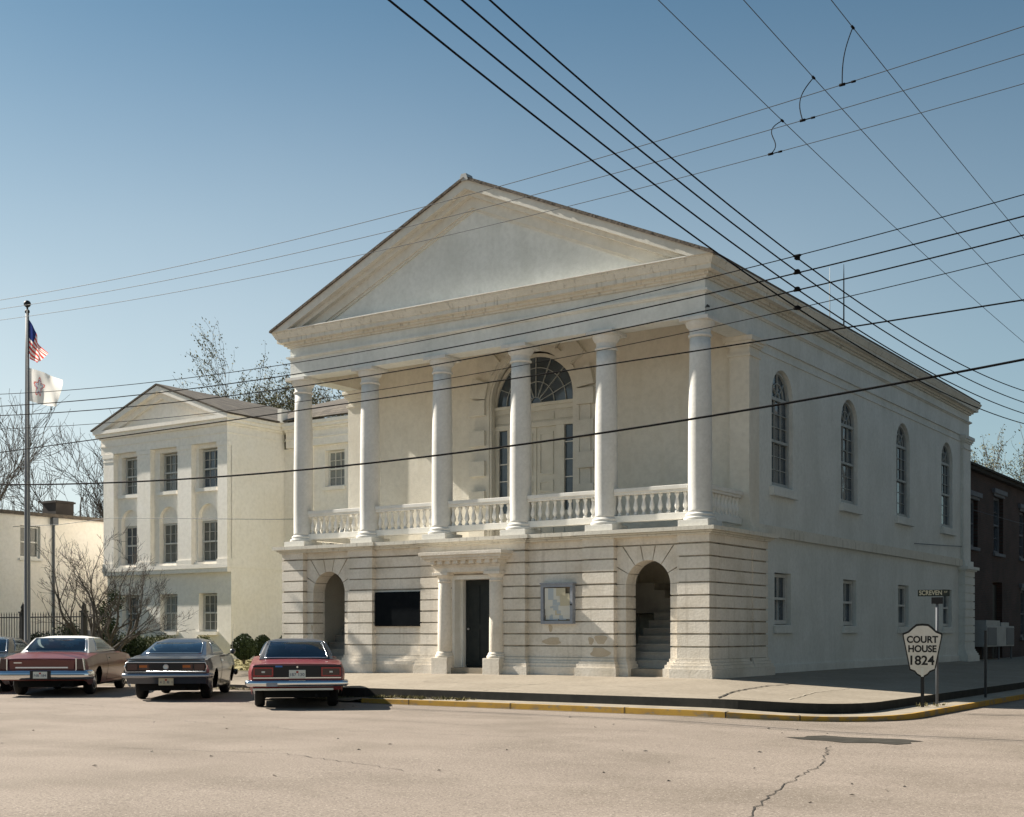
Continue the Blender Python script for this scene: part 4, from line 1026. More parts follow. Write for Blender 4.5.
# ------------------------------------------------------------------ overhead wires
def para(c, a, b, n=60): return [(a+(b-a)*k/n, c[0]*(a+(b-a)*k/n)**2+c[1]*(a+(b-a)*k/n)+c[2]) for k in range(n+1)]
def wire(pts, r, label, m='wire', group=None, name='overhead_wire'):
    t = MB(); t.tube(pts, r, 6); o = t.build(name, M[m], None, fix=False)
    return tag(o, label, 'wire', group)
gA = 'thick wires running from the top of the photo down to the right'
A_ = [((.00448,.02623,6.682),'topmost'),((.00406,.0204,6.466),'second from the top'),((.00386,.01949,6.222),'third from the top'),((.00404,.02202,5.964),'lowest')]
wa = []
for (c, n) in A_:
    q = para(c, -24, 26); wa.append(wire([(5.0,y,z) for y,z in q], .010, '%s of the four thick wires slanting down to the right' % n, group=gA))
gB = 'wires crossing the courthouse front from left to upper right'
B_ = [((.00414,.03598,6.492),'topmost of the four clamped wires crossing the courthouse front',.007),((.0036,.03248,6.276),'second of the four clamped wires crossing the courthouse front',.010),((.00373,.03182,6.031),'third of the four clamped wires crossing the courthouse front',.010),((.00375,.03432,5.760),'lowest and faintest of the four clamped wires crossing the courthouse front',.006),
      ((.0004,.01218,5.570),'single wire just above the heavy cable across the columns',.011),((.00348,.02826,4.471),'heaviest cable, lowest across the columns from left to right',.017)]
for i,(c, n, r) in enumerate(B_):
    q = para(c, -24, 18); wire([(x,-7.6,z) for x,z in q], r, n, group=gB)
# clamps where the two sets meet
for i,((c,n),(cb,nb_,r)) in enumerate(zip(A_, B_[:4])):
    y = -7.6; za = c[0]*y*y+c[1]*y+c[2]; zb2 = cb[0]*25+cb[1]*5+cb[2]
    t = MB(); t.box(4.97,5.03,y-.035,y+.035,za-.02,za+.028); t.lathe([(.014,-.07),(.025,-.045),(.025,.045),(.014,.07)],(5.0,y,za),8,axis='y'); t.lathe([(.012,-.06),(.02,-.04),(.02,.04),(.012,.06)],(5.0,y,zb2),8,axis='x'); t.tube([(5.0,y,za),(5.0,y,zb2)],.011,6)
    t.build('clamp', M['wire'], wa[i])
gE = 'three thin high wires rising to the right across the sky'
E_ = [((.00292,.03011,8.722),-7.74,'topmost'),((.00268,.02573,8.810),-6.86,'middle'),((.00243,.02218,8.883),-5.85,'lowest')]
for c, y, n in E_: wire([(x,y,z) for x,z in para(c,-26,18)], .0055, '%s of the three thin high wires rising to the upper right' % n, 'wiregrey', gE)
gF = 'three thin high wires slanting down at the upper right'
F_ = [((.001,-.034,9.89),3.5,'leftmost'),((.001,-.036,9.80),4.57,'middle'),((.001,-.029,9.85),5.6,'rightmost')]
for c, x, n in F_: wire([(x,y,z) for y,z in para(c,-22,26)], .0065, '%s of the three thin high wires slanting down through the upper right sky' % n, 'wiregrey', gF)
ez_ = lambda c, u: c[0]*u*u+c[1]*u+c[2]
J_L = ['leftmost curled jumper wire hanging between the thin high wires', 'middle jumper wire hanging between the thin high wires', 'rightmost straight jumper wire hanging between the thin high wires']
JX = (3.86, 4.79, 5.71)
for k,(yF, xE) in enumerate(((-4.5,JX[0]),(-5.85,JX[1]),(-7.0,JX[2]))):
    cF, xF, _ = F_[k]; cE, yE, _ = E_[2-k]
    p = Vector((xF, yF, ez_(cF,yF))); q = Vector((xE, yE, ez_(cE,xE))); b = (.22,.12,.05)[k]
    pts = []
    for i in range(15):
        u = i/14; v = p.lerp(q,u); v += Vector((-.826,-.5,0))*b*sin(u*pi)*(1.3-u*2 if k==0 else 1); pts.append(v)
    o = wire(pts, .008, J_L[k], 'wire', 'jumper wires', 'jumper_wire')
    t = MB(); t.lathe([(.02,-.04),(.02,.04)], p, 6, axis='y'); t.lathe([(.02,-.04),(.02,.04)], q, 6, axis='x'); t.lathe([(.016,-.03),(.016,.03)], q+Vector((.16,0,.005)), 6, axis='x'); t.tube([q, q+Vector((.16,0,.005))], .009, 5)
    t.build('connector', M['wire'], o)
wire([(-33.9,6.4,5.7),(-29,5.0,5.45),(-23.8,3.2,5.30),(-20,2.6,5.05),(-16,3.0,4.85),(-12.45,3.6,4.75)], .010, 'thin service wire sagging from the low building across the annex front', 'wiregrey')
wire([(4.6,2.0,4.02),(4.6,5,4.03),(4.6,10,4.1),(4.6,22,4.6)], .008, 'thin pale wire in front of the brick building', 'trimgrey') if False else None
wire([(-.17,15.0,4.19),(-.17,18,4.3),(-.17,20.75,4.41)], .010, 'thin cable fixed along the shaded courthouse wall above the string course', 'wiregrey')
wire([(-.08,21.4,5.75),(.4,26,5.6),(1.0,32,5.6),(2.4,44,6.2)], .012, 'pale service wire from the courthouse rear corner across the brick building', 'steel')

# ------------------------------------------------------------------ parked cars
def lerp_tab(tab, y):
    if y <= tab[0][0]: return tab[0][1]
    for (a, b), (c, d) in zip(tab, tab[1:]):
        if y <= c:
            t = (y-a)/(c-a); t = t*t*(3-2*t)*.5+t*.5; return b+(d-b)*t
    return tab[-1][1]
def sharp(o, deg=38):
    try: o.data.set_sharp_from_angle(angle=radians(deg))
    except Exception: pass
    return o
def car(name, label, loc, rz, sp):
    root = thing(name, label, 'car', loc, rz, 'cars parked nose-in along the kerb')
    L, hw, paint = sp['L'], sp['hw'], sp['paint']; wr = .315; wys = sp['wheels']; ra = .385
    z0 = sp.get('sill', .25); zB = sp.get('belt', .62)
    def zS(y):
        z = z0 if y > .35 else z0+.10*(1-y/.35)
        for w in wys:
            d = abs(y-w)
            if d < ra: z = max(z, wr+sqrt(ra*ra-d*d)*.88)
        return z
    zD = lambda y: lerp_tab(sp['deck'], y); zE = lambda y: zD(y)-lerp_tab(sp['edge'], y)
    W = lambda y: hw*lerp_tab(sp['plan'], y)
    def xz(y, z):
        w = W(y); e = zE(y); wt = w*sp.get('tumble', .93)
        if z > zB: t = (z-zB)/max(.01, e-zB); return w+(wt-w)*t**1.6
        t = (zB-z)/(zB-.2); return w*(1-.09*t**1.8)
    lean = sp['lean']
    def section(y):
        e = zE(y); d = zD(y); wt = xz(y, e); s = zS(y); pts = [(0,d),(wt*.35,d-.002),(wt*.65,d-(d-e)*.18),(wt*.87,d-(d-e)*.5),(wt,e)]
        for f in (.08,.18,.3,.42,.55,.68,.8,.9,1.): z = e+(s-e)*f; pts.append((xz(y,z), z))
        out = []
        for x, z in pts:
            k = max(0, 1-y/.6); kf = max(0, 1-(L-y)/.6)
            out.append((x, y+lerp_tab(lean, z)*k - .10*kf*abs(z-.55)/.3, z))
        return out
    ys = []; y = 0.
    while y < L: ys.append(y); y += .03 if y < .25 else .05
    ys.append(L)
    mb = MB(); rows = []
    for y in ys:
        s = section(y); r = [mb.vert((-x,yy,z)) for x,yy,z in s[::-1][:-1]] + [mb.vert(p) for p in s]; rows.append(r)
    n = len(rows[0])
    for a, b in zip(rows, rows[1:]):
        for k in range(n-1): mb.face((a[k],a[k+1],b[k+1],b[k]), 0, True)
    for r in (rows[0], rows[-1]):
        for k in range(n//2): mb.face((r[k], r[k+1], r[n-2-k], r[n-1-k]), 0, True)
    body = sharp(mb.build('body', M[paint], root), 32)
    t = MB(); t.box(-.60,.60,.28,L-.25,.20,.60); t.box(-hw+.14,hw-.14,.10,L-.15,.60,.64); t.box(-hw+.1,hw-.1,wys[0]+ra,wys[1]-ra,.21,.5)
    t.tube([(.35,.05,.25),(.35,.6,.24)],.03,8); t.build('underbody', M['under'], root)
    # cabin
    c = sp['cabin']
    def patch(A, B, Cc, D, bulge, nu=10, nv=8):
        A,B,Cc,D = map(Vector,(A,B,Cc,D)); nrm = (B-A).cross(D-A).normalized()
        def P(u, v, off=0.): return A.lerp(B,u).lerp(D.lerp(Cc,u),v) + nrm*(bulge*4*min(u*(1-u),.16)*4*v*(1-v)*1.5+off)
        return P
    (yb,zb,wb),(yt,zt,wt),(yf,zf,wf),(yw,zw,ww) = c
    Pr = patch((-wb,yb,zb),(wb,yb,zb),(wt,yt,zt),(-wt,yt,zt), .05)
    Pf = patch((ww,yw,zw),(-ww,yw,zw),(-wf,yf,zf),(wf,yf,zf), .05)
    Pp = patch((-wt,yt,zt),(wt,yt,zt),(wf,yf,zf),(-wf,yf,zf), sp.get('crown', .06))
    Ps = {1: patch((wb,yb,zb),(ww,yw,zw),(wf,yf,zf),(wt,yt,zt), .03), -1: patch((-ww,yw,zw),(-wb,yb,zb),(-wt,yt,zt),(-wf,yf,zf), .03)}
    mb = MB()
    def surf(P, nu=12, nv=10, m=0):
        g = [[mb.vert(P(i/nu,j/nv)) for i in range(nu+1)] for j in range(nv+1)]
        for j in range(nv):
            for i in range(nu): mb.face((g[j][i],g[j][i+1],g[j+1][i+1],g[j+1][i]), m, True)
    def ring(P, poly, n=10, k=3):
        """pillar frame between the edge of a panel and its glass"""
        outer = [(0,0),(1,0),(1,1),(0,1)]
        for q in range(4):
            o0, o1, i0, i1 = outer[q], outer[(q+1)%4], poly[q], poly[(q+1)%4]; g = []
            for a_ in range(k+1):
                row = []
                for b_ in range(n+1):
                    f, h = a_/k, b_/n
                    uo = (o0[0]+(o1[0]-o0[0])*h, o0[1]+(o1[1]-o0[1])*h); ui = (i0[0]+(i1[0]-i0[0])*h, i0[1]+(i1[1]-i0[1])*h)
                    row.append(mb.vert(P(uo[0]+(ui[0]-uo[0])*f, uo[1]+(ui[1]-uo[1])*f)))
                g.append(row)
            for a_ in range(k):
                for b_ in range(n): mb.face((g[a_][b_],g[a_][b_+1],g[a_+1][b_+1],g[a_+1][b_]), 0, True)
    RW = sp.get('rw', [(.03,.08),(.97,.08),(.96,.92),(.04,.92)]); FW_ = [(.04,.06),(.96,.06),(.95,.94),(.05,.94)]
    a, b, cc, d = sp['sg']; SR = [(a,.10),(b,.10),(cc,.90),(d,.90)]; SL = [(1-b,.10),(1-a,.10),(1-d,.90),(1-cc,.90)]
    ring(Pr, RW); ring(Pf, FW_); surf(Pp); ring(Ps[1], SR); ring(Ps[-1], SL)
    cab = sharp(mb.build('roof', M[sp['roof']], root), 50)
    t = MB(); zi = max(zb, zw)+.012
    t.poly([(-wb+.04,yb+.05,zb+.012),(wb-.04,yb+.05,zb+.012),(ww-.04,yw-.08,zw+.012),(-ww+.04,yw-.08,zw+.012)])
    for x in (-.34,.34):
        t.box(x-.24,x+.24,(yb+yw)/2-.10,(yb+yw)/2+.02,zi-.02,zi+.13); t.box(x-.13,x+.13,(yb+yw)/2-.08,(yb+yw)/2,zi+.13,zi+.21)
    t.box(-.55,.55,yb+.50,yb+.62,zi-.02,zi+.06)
    t.tube([(-.34+.17*cos(k*pi/8),yw-.42-.04*sin(k*pi/8),zi+.02+.15*sin(k*pi/8)) for k in range(9)],.012,5)
    t.build('interior', M['seat'], root, fix=False)
    def glass_part(nm, P, poly, trim=None, rec=.006):
        us = [p[0] for p in poly]
        g = MB(); n = 10; (u0,v0),(u1,v1),(u2,v2),(u3,v3) = poly
        def Q(i,j): a = (u0+(u1-u0)*i, v0+(v1-v0)*i); b = (u3+(u2-u3)*i, v3+(v2-v3)*i); return (a[0]+(b[0]-a[0])*j, a[1]+(b[1]-a[1])*j)
        gr = [[g.vert(P(*Q(i/n,j/n), rec)) for i in range(n+1)] for j in range(n+1)]
        for j in range(n):
            for i in range(n): g.face((gr[j][i],gr[j][i+1],gr[j+1][i+1],gr[j+1][i]), 0, True)
        o = g.build(nm, M['carglass'], root, fix=False)
        if trim:
            tt = MB(); loop = [P(*Q(i/n,0),rec) for i in range(n+1)]+[P(*Q(1,j/n),rec) for j in range(1,n+1)]+[P(*Q(1-i/n,1),rec) for i in range(1,n+1)]+[P(*Q(0,1-j/n),rec) for j in range(1,n+1)]
            tt.tube(loop, trim, 5); tt.build('window_trim', M['chrome'], o)
        return o
    glass_part('rear_window', Pr, sp.get('rw', [(.03,.08),(.97,.08),(.96,.92),(.04,.92)]), .011)
    glass_part('windscreen', Pf, [(.04,.06),(.96,.06),(.95,.94),(.05,.94)], .01)
    a, b, cc, d = sp['sg']
    glass_part('side_window', Ps[1], [(a,.10),(b,.10),(cc,.90),(d,.90)], .009)
    glass_part('side_window', Ps[-1], [(1-b,.10),(1-a,.10),(1-d,.90),(1-cc,.90)], .009)
    # doors
    for s in (1,-1):
        for m, off, g in ((M['under'], .002, .012), (M[paint], .005, 0)):
            dm = MB(); ya, yb2 = sp['door']; ya -= g; yb2 += g; rowsd = []
            for i in range(13):
                y = ya+(yb2-ya)*i/12; e = zE(y)-.03+g*.5; lo = z0+.07-g
                rowsd.append([dm.vert((s*(xz(y,lo+(e-lo)*k/8)+off), y, lo+(e-lo)*k/8)) for k in range(9)])
            for p, q in zip(rowsd, rowsd[1:]):
                for k in range(8): dm.face((p[k],p[k+1],q[k+1],q[k]), 0, True)
            if off < .004: gap = dm
            else:
                o = dm.build('door', m, root); gap.build('door_gap', M['under'], o)
                h = MB(); y = ya+.12; z = zE(y)-.11; h.box(s*(xz(y,z)+.006)-.012, s*(xz(y,z)+.006)+.012, y, y+.14, z-.014, z+.014); h.build('door_handle', M['chrome'], o)
    # wheels
    for y in wys:
        for s in (1,-1):
            t = MB(); xo = hw-.115; k = s
            t.lathe([(.19,xo-.19),(.285,xo-.19),(wr-.005,xo-.16),(wr,xo-.10),(wr-.005,xo-.03),(.285,xo),(.20,xo)], (0,y,wr), 28, axis='x') if s > 0 else t.lathe([(.19,-xo+.19),(.285,-xo+.19),(wr-.005,-xo+.16),(wr,-xo+.10),(wr-.005,-xo+.03),(.285,-xo),(.20,-xo)], (0,y,wr), 28, axis='x')
            wh = t.build('wheel', M['rubber'], root)
            t = MB(); t.lathe([(.205,s*(xo-.01)),(.195,s*(xo+.006)),(.15,s*(xo-.012)),(.08,s*(xo+.004)),(.07,s*(xo+.02)),(.001,s*(xo+.026))], (0,y,wr), 24, axis='x'); t.build('wheel_cover', M['hub'], wh)
    # bumpers
    def bumper(nm, y, z, h, dep, wid, m, ret=.34, sgn=-1):
        t = MB(); prof = [(-.5,.0),(-.5,.55),(-.32,.92),(0,1.),(.32,.92),(.5,.55),(.5,0.)]; path = []
        for k in range(25):
            u = -1+2*k/24; x = u*wid; yy = y + (ret*max(0,abs(u)-.93)/.07*.0) + .05*abs(u)**3*(-sgn)
            path.append((x, yy))
        ends = [(-wid+.0, y-sgn*.05-sgn*ret)] ; path = [(-wid, y-sgn*ret)] + path + [(wid, y-sgn*ret)]
        rows = []
        for i,(x,yy) in enumerate(path):
            nx = 0; 
            if i in (0, len(path)-1): nx = (1 if x > 0 else -1)
            elif abs(x) > wid*.97: nx = .6*(1 if x > 0 else -1)
            ny = sgn*sqrt(max(0,1-nx*nx)); rows.append([t.vert((x+nx*dep*d, yy+ny*dep*d, z+h*f)) for f, d in prof])
        for a, b in zip(rows, rows[1:]):
            for k in range(len(prof)): t.face((a[k], a[(k+1)%len(prof)], b[(k+1)%len(prof)], b[k]), 0, True)
        return sharp(t.build(nm, m, root), 50)
    sp['rear'](root, bumper, section, xz)
    bumper('front_bumper', L-.06, .47, .13, .07, hw*.94, M['chrome'], sgn=1)
    for s in (-1,1):
        t = MB(); t.lathe([(.10,0),(.09,.02),(.02,.035)], (s*hw*.68, L-.02, .62), 16, axis='y'); t.build('headlight', M['platewhite'], root)
    return root
def plate(root, x, y, z, s1, s2, w=.30, h=.15, m='platewhite', holder=None, ink='ink'):
    t = MB(); t.box(x-w/2, x+w/2, y-.012, y, z-h/2, z+h/2); p = t.build('licence_plate', M[m], holder or root, bevel=.004)
    for tx, dx in ((s1,-.075),(s2,.075)):
        o = text_mesh('plate_number', tx, .075, M[ink], p, .001, .105); o.location = (x+dx, y-.014, z-.012); o.rotation_euler = (pi/2,0,0)
    t = MB(); t.box(x-.02,x+.02,y-.0155,y-.013,z+.02,z+.055); t.build('plate_sticker', M['taillamp'], p)
def red_rear(root, bumper, section, xz):
    t = MB(); t.prism([(-.80,.575),(.80,.575),(.80,.80),(-.80,.80)], -.016, .03); t.build('rear_panel', M['panelblack'], root, bevel=.008)
    t = MB(); t.box(-.80,.80,-.024,-.016,.565,.585); t.build('panel_trim', M['chrome'], root)
    for s in (-1,1):
        x = s*.615; t = MB()
        for a,b,c,d in ((x-.18,x+.18,.745,.77),(x-.18,x+.18,.60,.625),(x-.18,x-.155,.625,.745),(x+.155,x+.18,.625,.745)): t.box(a,b,-.036,-.01,c,d)
        l = t.build('taillight', M['taillamp'], root); t = MB(); t.box(x-.155,x+.155,-.028,-.01,.625,.745); t.build('lens', M['lampdark'], l)
        t = MB(); t.box(x-.03,x+.03,-.034,-.028,.67,.70); t.build('reverse_lamp', M['platewhite'], l)
    t = MB(); t.box(-.40,-.27,-.024,-.014,.772,.80); t.build('badge', M['badge'], root)
    t = MB(); t.lathe([(.018,-.016),(.018,-.028)], (0,0,.775), 10, axis='y'); t.build('trunk_lock', M['chrome'], root)
    plate(root, .0, -.022, .645, '1B7', '130')
    bumper('rear_bumper', -.02, .475, .115, .085, .87, M['chrome'])
    t = MB(); t.box(-.80,.66,-.02,.02,.345,.385); t.build('valance', M['platewhite'], root, bevel=.008)
    t = MB(); t.box(-.56,-.36,-.115,-.10,.42,.49); t.build('bumper_sticker', M['boardframe'], root)
def blue_rear(root, bumper, section, xz):
    t = MB(); t.prism([(-.80,.60),(.80,.60),(.83,.70),(.80,.79),(-.80,.79),(-.83,.70)], -.012, .03); t.build('rear_panel', M['panelblack'], root)
    t = MB(); loop = [(-.80,.60),(.80,.60),(.835,.70),(.80,.795),(-.80,.795),(-.835,.70),(-.80,.60)]; t.tube([(x,-.016,z) for x,z in loop], .013, 6); t.build('panel_trim', M['chrome'], root)
    for x in (-.68,-.44,.44,.68):
        t = MB(); t.box(x-.105,x+.105,-.024,-.008,.63,.765); l = t.build('taillight', M['lampdark'], root, bevel=.006)
        if abs(x) < .5: t = MB(); t.box(x-.10,x+.06,-.028,-.022,.685,.735); t.build('turn_lens', M['amber'], l)
    t = MB(); t.lathe([(.05,-.014),(.06,-.03),(.045,-.036),(.03,-.026),(.012,-.03)], (0,0,.70), 20, axis='y'); t.build('emblem', M['hub'], root)
    bumper('rear_bumper', -.02, .52, .095, .07, .85, M['bluechrome'])
    plate(root, 0, -.0, .395, '4 2', '8 1', m='paper3')
    t = MB(); t.tube([(.80,3.9,.93),(.81,3.95,1.3),(.82,3.98,1.62)], [.006,.004,.002], 5); t.build('radio_antenna', M['chrome'], root)
    t = MB(); t.lathe([(.02,0),(.06,.03),(.062,.10),(.02,.13)], (.93,3.02,.98), 12, axis='y'); t.bar((.80,3.08,.90),(.92,3.06,.96),.03,.02); t.build('side_mirror', M['blue'], root)
    t = MB(); t.box(-.80,.80,-.05,.06,.845,.875); t.build('deck_lip', M['blue'], root, bevel=.012)
def maroon_rear(root, bumper, section, xz):
    t = MB(); t.prism([(-.68,.60),(.68,.60),(.70,.79),(0,.82),(-.70,.79)], -.012, .04); t.build('rear_panel', M['maroon'], root)
    t = MB(); t.box(-.56,.56,-.03,-.01,.625,.655); t.build('panel_trim', M['chromeblue'], root)
    for s in (-1,1):
        x = s*.83; t = MB(); t.prism([(x-.085*1,.60),(x+.085,.60),(x+.075-s*.02,.83),(x-.065-s*.02,.83)], -.04, .10); l = t.build('taillight', M['lampdark'], root, bevel=.01)
        t = MB(); t.prism([(x-.10,.585),(x-.08,.585),(x-.06-s*.02,.845),(x-.085-s*.02,.845)], -.045, .05); t.prism([(x+.08,.585),(x+.10,.585),(x+.085-s*.02,.845),(x+.06-s*.02,.845)], -.045, .05); t.build('lamp_trim', M['chrome'], l)
    bumper('rear_bumper', -.03, .48, .20, .11, .945, M['chrome'])
    t = MB(); t.box(-.94,.94,-.146,-.13,.475,.495); t.build('bumper_strip', M['panelblack'], root)
    t = MB(); t.box(-.22,.22,-.15,-.12,.385,.575); t.build('plate_recess', M['panelblack'], root)
    plate(root, 0, -.150, .48, 'NB', '184')
    t = MB(); t.box(-.60,-.43,-.018,-.010,.735,.755); t.build('badge', M['chrome'], root)
M['bluechrome'] = mat('dull_chrome', (.30,.32,.36), .25, metal=.9); M['chromeblue'] = mat('bright_trim', (.55,.60,.70), .12, metal=1.)
def cpos(px, depth, ang): # rear bumper centre and heading
    lat = (px-512)/1278*depth; x = 11.9026+lat*.8261-depth*.5635; y = -24.9275+lat*.5635+depth*.8261
    return (x, y, 0), radians(34.3-ang)
HW = dict(plan=[(0,.93),(.12,.975),(.5,1.),(2.5,1.),(3.7,.98),(4.2,.94),(4.5,.88)])
l, a = (-4.62, -7.72, 0), radians(34.3+10.5)
car('parked_car', 'red coupe with dark vinyl roof and black tail panel, nearest the courthouse arch', l, a, dict(L=4.5, hw=.895, paint='red', roof='redroof', wheels=(.98,3.62), belt=.66,
    deck=[(0,.835),(.10,.85),(.9,.90),(1.25,.93),(3.0,.95),(3.2,.95),(4.1,.90),(4.5,.82)], edge=[(0,.02),(.4,.03),(1.2,.05),(3.2,.04),(4.5,.04)], lean=[(.2,.14),(.38,.05),(.55,0),(.84,.02)], **HW,
    cabin=((.98,.895,.70),(1.62,1.245,.535),(2.55,1.25,.53),(3.25,.93,.70)), rw=[(.07,.06),(.93,.06),(.95,.92),(.05,.92)], sg=(.22,.93,.90,.30), door=(1.65,2.95), crown=.045, rear=red_rear))
l, a = (-8.86, -7.16, 0), radians(34.3+4.5)
car('parked_car', 'slate blue fastback with full width dark tail panel, between the red and maroon cars', l, a, dict(L=4.55, hw=.885, paint='blue', roof='blue', wheels=(.95,3.60), belt=.64,
    deck=[(0,.85),(.08,.862),(.6,.92),(1.0,.965),(3.0,.95),(3.3,.95),(4.1,.90),(4.55,.80)], edge=[(0,.02),(.4,.03),(1.0,.05),(3.2,.04),(4.5,.04)], lean=[(.2,.20),(.40,.08),(.55,0),(.84,.03)], **HW,
    cabin=((.80,.93,.69),(1.75,1.205,.545),(2.55,1.25,.53),(3.30,.94,.70)), rw=[(.08,.10),(.92,.10),(.94,.86),(.06,.86)], sg=(.30,.94,.91,.36), door=(1.75,3.05), crown=.06, rear=blue_rear))
l, a = (-12.45, -7.55, 0), radians(34.3+5)
HW2 = dict(plan=[(0,.95),(.15,.985),(.5,1.),(2.8,1.),(4.2,.98),(4.9,.94),(5.3,.88)])
car('parked_car', 'maroon sedan with white vinyl roof and chrome bumper, left of the blue fastback', l, a, dict(L=5.3, hw=.975, paint='maroon', roof='whiteroof', wheels=(1.12,4.22), belt=.66,
    deck=[(0,.84),(.10,.855),(.8,.945),(1.2,.985),(3.6,.98),(3.9,.97),(4.8,.92),(5.3,.84)], edge=[(0,.03),(.4,.045),(1.2,.06),(3.6,.05),(5.3,.05)], lean=[(.2,.16),(.38,.06),(.55,0),(.84,.09)], **HW2,
    cabin=((1.05,.95,.76),(1.65,1.285,.60),(2.85,1.29,.59),(3.80,.98,.74)), rw=[(.05,.06),(.95,.06),(.96,.93),(.04,.93)], sg=(.24,.94,.91,.30), door=(2.0,3.45), crown=.05, rear=maroon_rear))
l, a = (-15.25, -7.65, 0), radians(34.3+5)
car('parked_car', 'charcoal car cut off by the left edge of the photo', l, a, dict(L=4.6, hw=.90, paint='greycar', roof='greycar', wheels=(1.0,3.65), belt=.66,
    deck=[(0,.85),(.10,.86),(.9,.92),(1.2,.95),(3.2,.96),(4.1,.90),(4.6,.82)], edge=[(0,.02),(.4,.03),(1.2,.05),(3.2,.04),(4.5,.04)], lean=[(.2,.14),(.38,.05),(.55,0),(.84,.02)], **HW,
    cabin=((1.0,.91,.70),(1.65,1.26,.54),(2.6,1.27,.53),(3.40,.94,.70)), sg=(.22,.93,.90,.30), door=(1.65,2.95), crown=.05, rear=red_rear))

# ------------------------------------------------------------------ signs on the corner
SG = thing('historic_sign', 'white shield sign with black border reading COURT HOUSE 1824 on a black post', 'sign', (4.92,-1.35,.06), radians(15)); SG.scale = (1.05,1,1)
half = [(0,1.515),(.10,1.505),(.16,1.455),(.24,1.375),(.335,1.335),(.33,1.28),(.215,.66),(.13,.625),(.09,.57),(.035,.535),(0,.52)]
def shield(k, dz): return [(x*k, 1.03+(z-1.03)*k+dz) for x, z in half] + [(-x*k, 1.03+(z-1.03)*k+dz) for x, z in half[::-1][1:-1]]
t = MB(); t.prism(shield(1,0), -.012, .012); bd = t.build('sign_board', M['signblack'], SG)
t = MB(); t.prism(shield(.925,-.004), -.0155, -.012); fc = t.build('sign_face', M['signwhite'], bd)
for tx, z, sz, w in (('COURT',1.215,.17,.52),('HOUSE',1.045,.17,.47),('1824',.83,.235,.40)):
    o = text_mesh('lettering', tx, sz, M['signblack'], fc, .001, w, bold=.006); o.location = (0,-.0175,z); o.rotation_euler = (pi/2,0,0)
t = MB(); t.box(-.03,.03,.012,.05,-.2,1.30); t.build('post', M['iron'], SG)
t = MB(); t.box(-.022,.022,-.021,-.0158,.54,.70); t.build('bracket', M['platewhite'], SG)
SN = thing('street_sign', 'dark street name sign reading SCREVEN ST on a slim grey pole behind the shield sign', 'sign', (5.08,-.98,.06), radians(17))
t = MB(); t.tube([(0,0,-.2),(0,0,1.92)], .026, 10); t.build('pole', M['steel'], SN)
t = MB(); t.box(-.34,.22,-.008,.008,2.02,2.14); b1_ = t.build('name_blade', M['streetgreen'], SN)
o = text_mesh('lettering', 'SCREVEN', .12, M['lettercream'], b1_, .001, .40, bold=.002); o.location = (-.115,-.0095,2.08); o.rotation_euler = (pi/2,0,0)
o = text_mesh('lettering', 'ST', .05, M['lettercream'], b1_, .001, .06); o.location = (.155,-.0095,2.095); o.rotation_euler = (pi/2,0,0)
t = MB(); t.box(-.10,.10,-.05,.05,1.88,2.0); t.build('bracket', M['iron'], SN)
PS = thing('parking_post', 'thin dark sign post on the shaded kerb right of the street sign', 'post', (4.98,2.9,.0), 0)
t = MB(); t.box(-.022,.022,-.022,.022,-.2,1.45); t.build('post', M['iron'], PS)
UP = thing('utility_post', 'dark pole with a white plate at the right edge of the photo', 'post', (5.92,5.3,-.1), radians(10))
t = MB(); t.lathe([(.075,0),(.07,2.6)], n=12); t.build('pole', M['barkd'], UP)
t = MB(); t.box(-.05,.40,-.09,-.075,1.82,2.28); t.build('sign_plate', M['acwhite'], UP)

# ------------------------------------------------------------------ unseen storefronts added across the side street to block sky light, mirrored in the panes
def added_storefront(label, T, u0, u1, h, wallm):
    o = thing('added_storefront', label, 'building')
    t = MB(T); n = int((u1-u0)/3); ops = [(u0+(k+.5)*(u1-u0)/n-.5, u0+(k+.5)*(u1-u0)/n+.5, 4.7, 6.5, False) for k in range(n)]
    wall_open(t, u0, u1, 4.0, h, 0, .35, ops); wall_open(t, u0, u1, -.1, 4.0, 0, .35, [(u0+.6+k*(u1-u0)/2, u0+(k+1)*(u1-u0)/2-.6, .5, 3.0, False) for k in (0,1)])
    t.box(u0, u0+.3, .35, 10, -.1, h); t.box(u1-.3, u1, .35, 10, -.1, h)
    w_ = t.build('wall', wallm, o); add_uv(w_, (1,2) if abs(T(0,1,0)[0]-T(0,0,0)[0]) > .5 else (0,2))
    t = MB(T); t.box(u0-.02, u1+.02, -.15, 10, h, h+.3); t.build('roof', M['shingle'], o)
    for a, b, z0, z1, _ in ops: sash_window(o, T, (a+b)/2, b-a-.03, z0+.01, z1-.01, .1, False, 2, (1,1), .07, fm=M['trimgrey'], sill=None)
    for k in (0,1):
        t = MB(T); t.box(u0+.6+k*(u1-u0)/2, u0+(k+1)*(u1-u0)/2-.6, .2, .24, .5, 3.0); t.build('shop_window', M['glass'], o)
TE = lambda u, d, z: (13.2+d, u, z)
for k, (a, b, h, m, lb) in enumerate(((-8,6,13.6,'brick','unseen dark shopfront added across the side street nearest the corner to block sky light'),(6.1,18,13.0,'brick','lower unseen dark shopfront added across the side street to block sky light, second from the corner'),(18.1,32,14.4,'brick','tall unseen dark shopfront added across the side street to block sky light, facing the courthouse rear'),(32.1,48,12.6,'brick','far unseen dark shopfront added across the side street to block sky light'))):
    added_storefront(lb, TE, a, b, h, M['darkwall'])

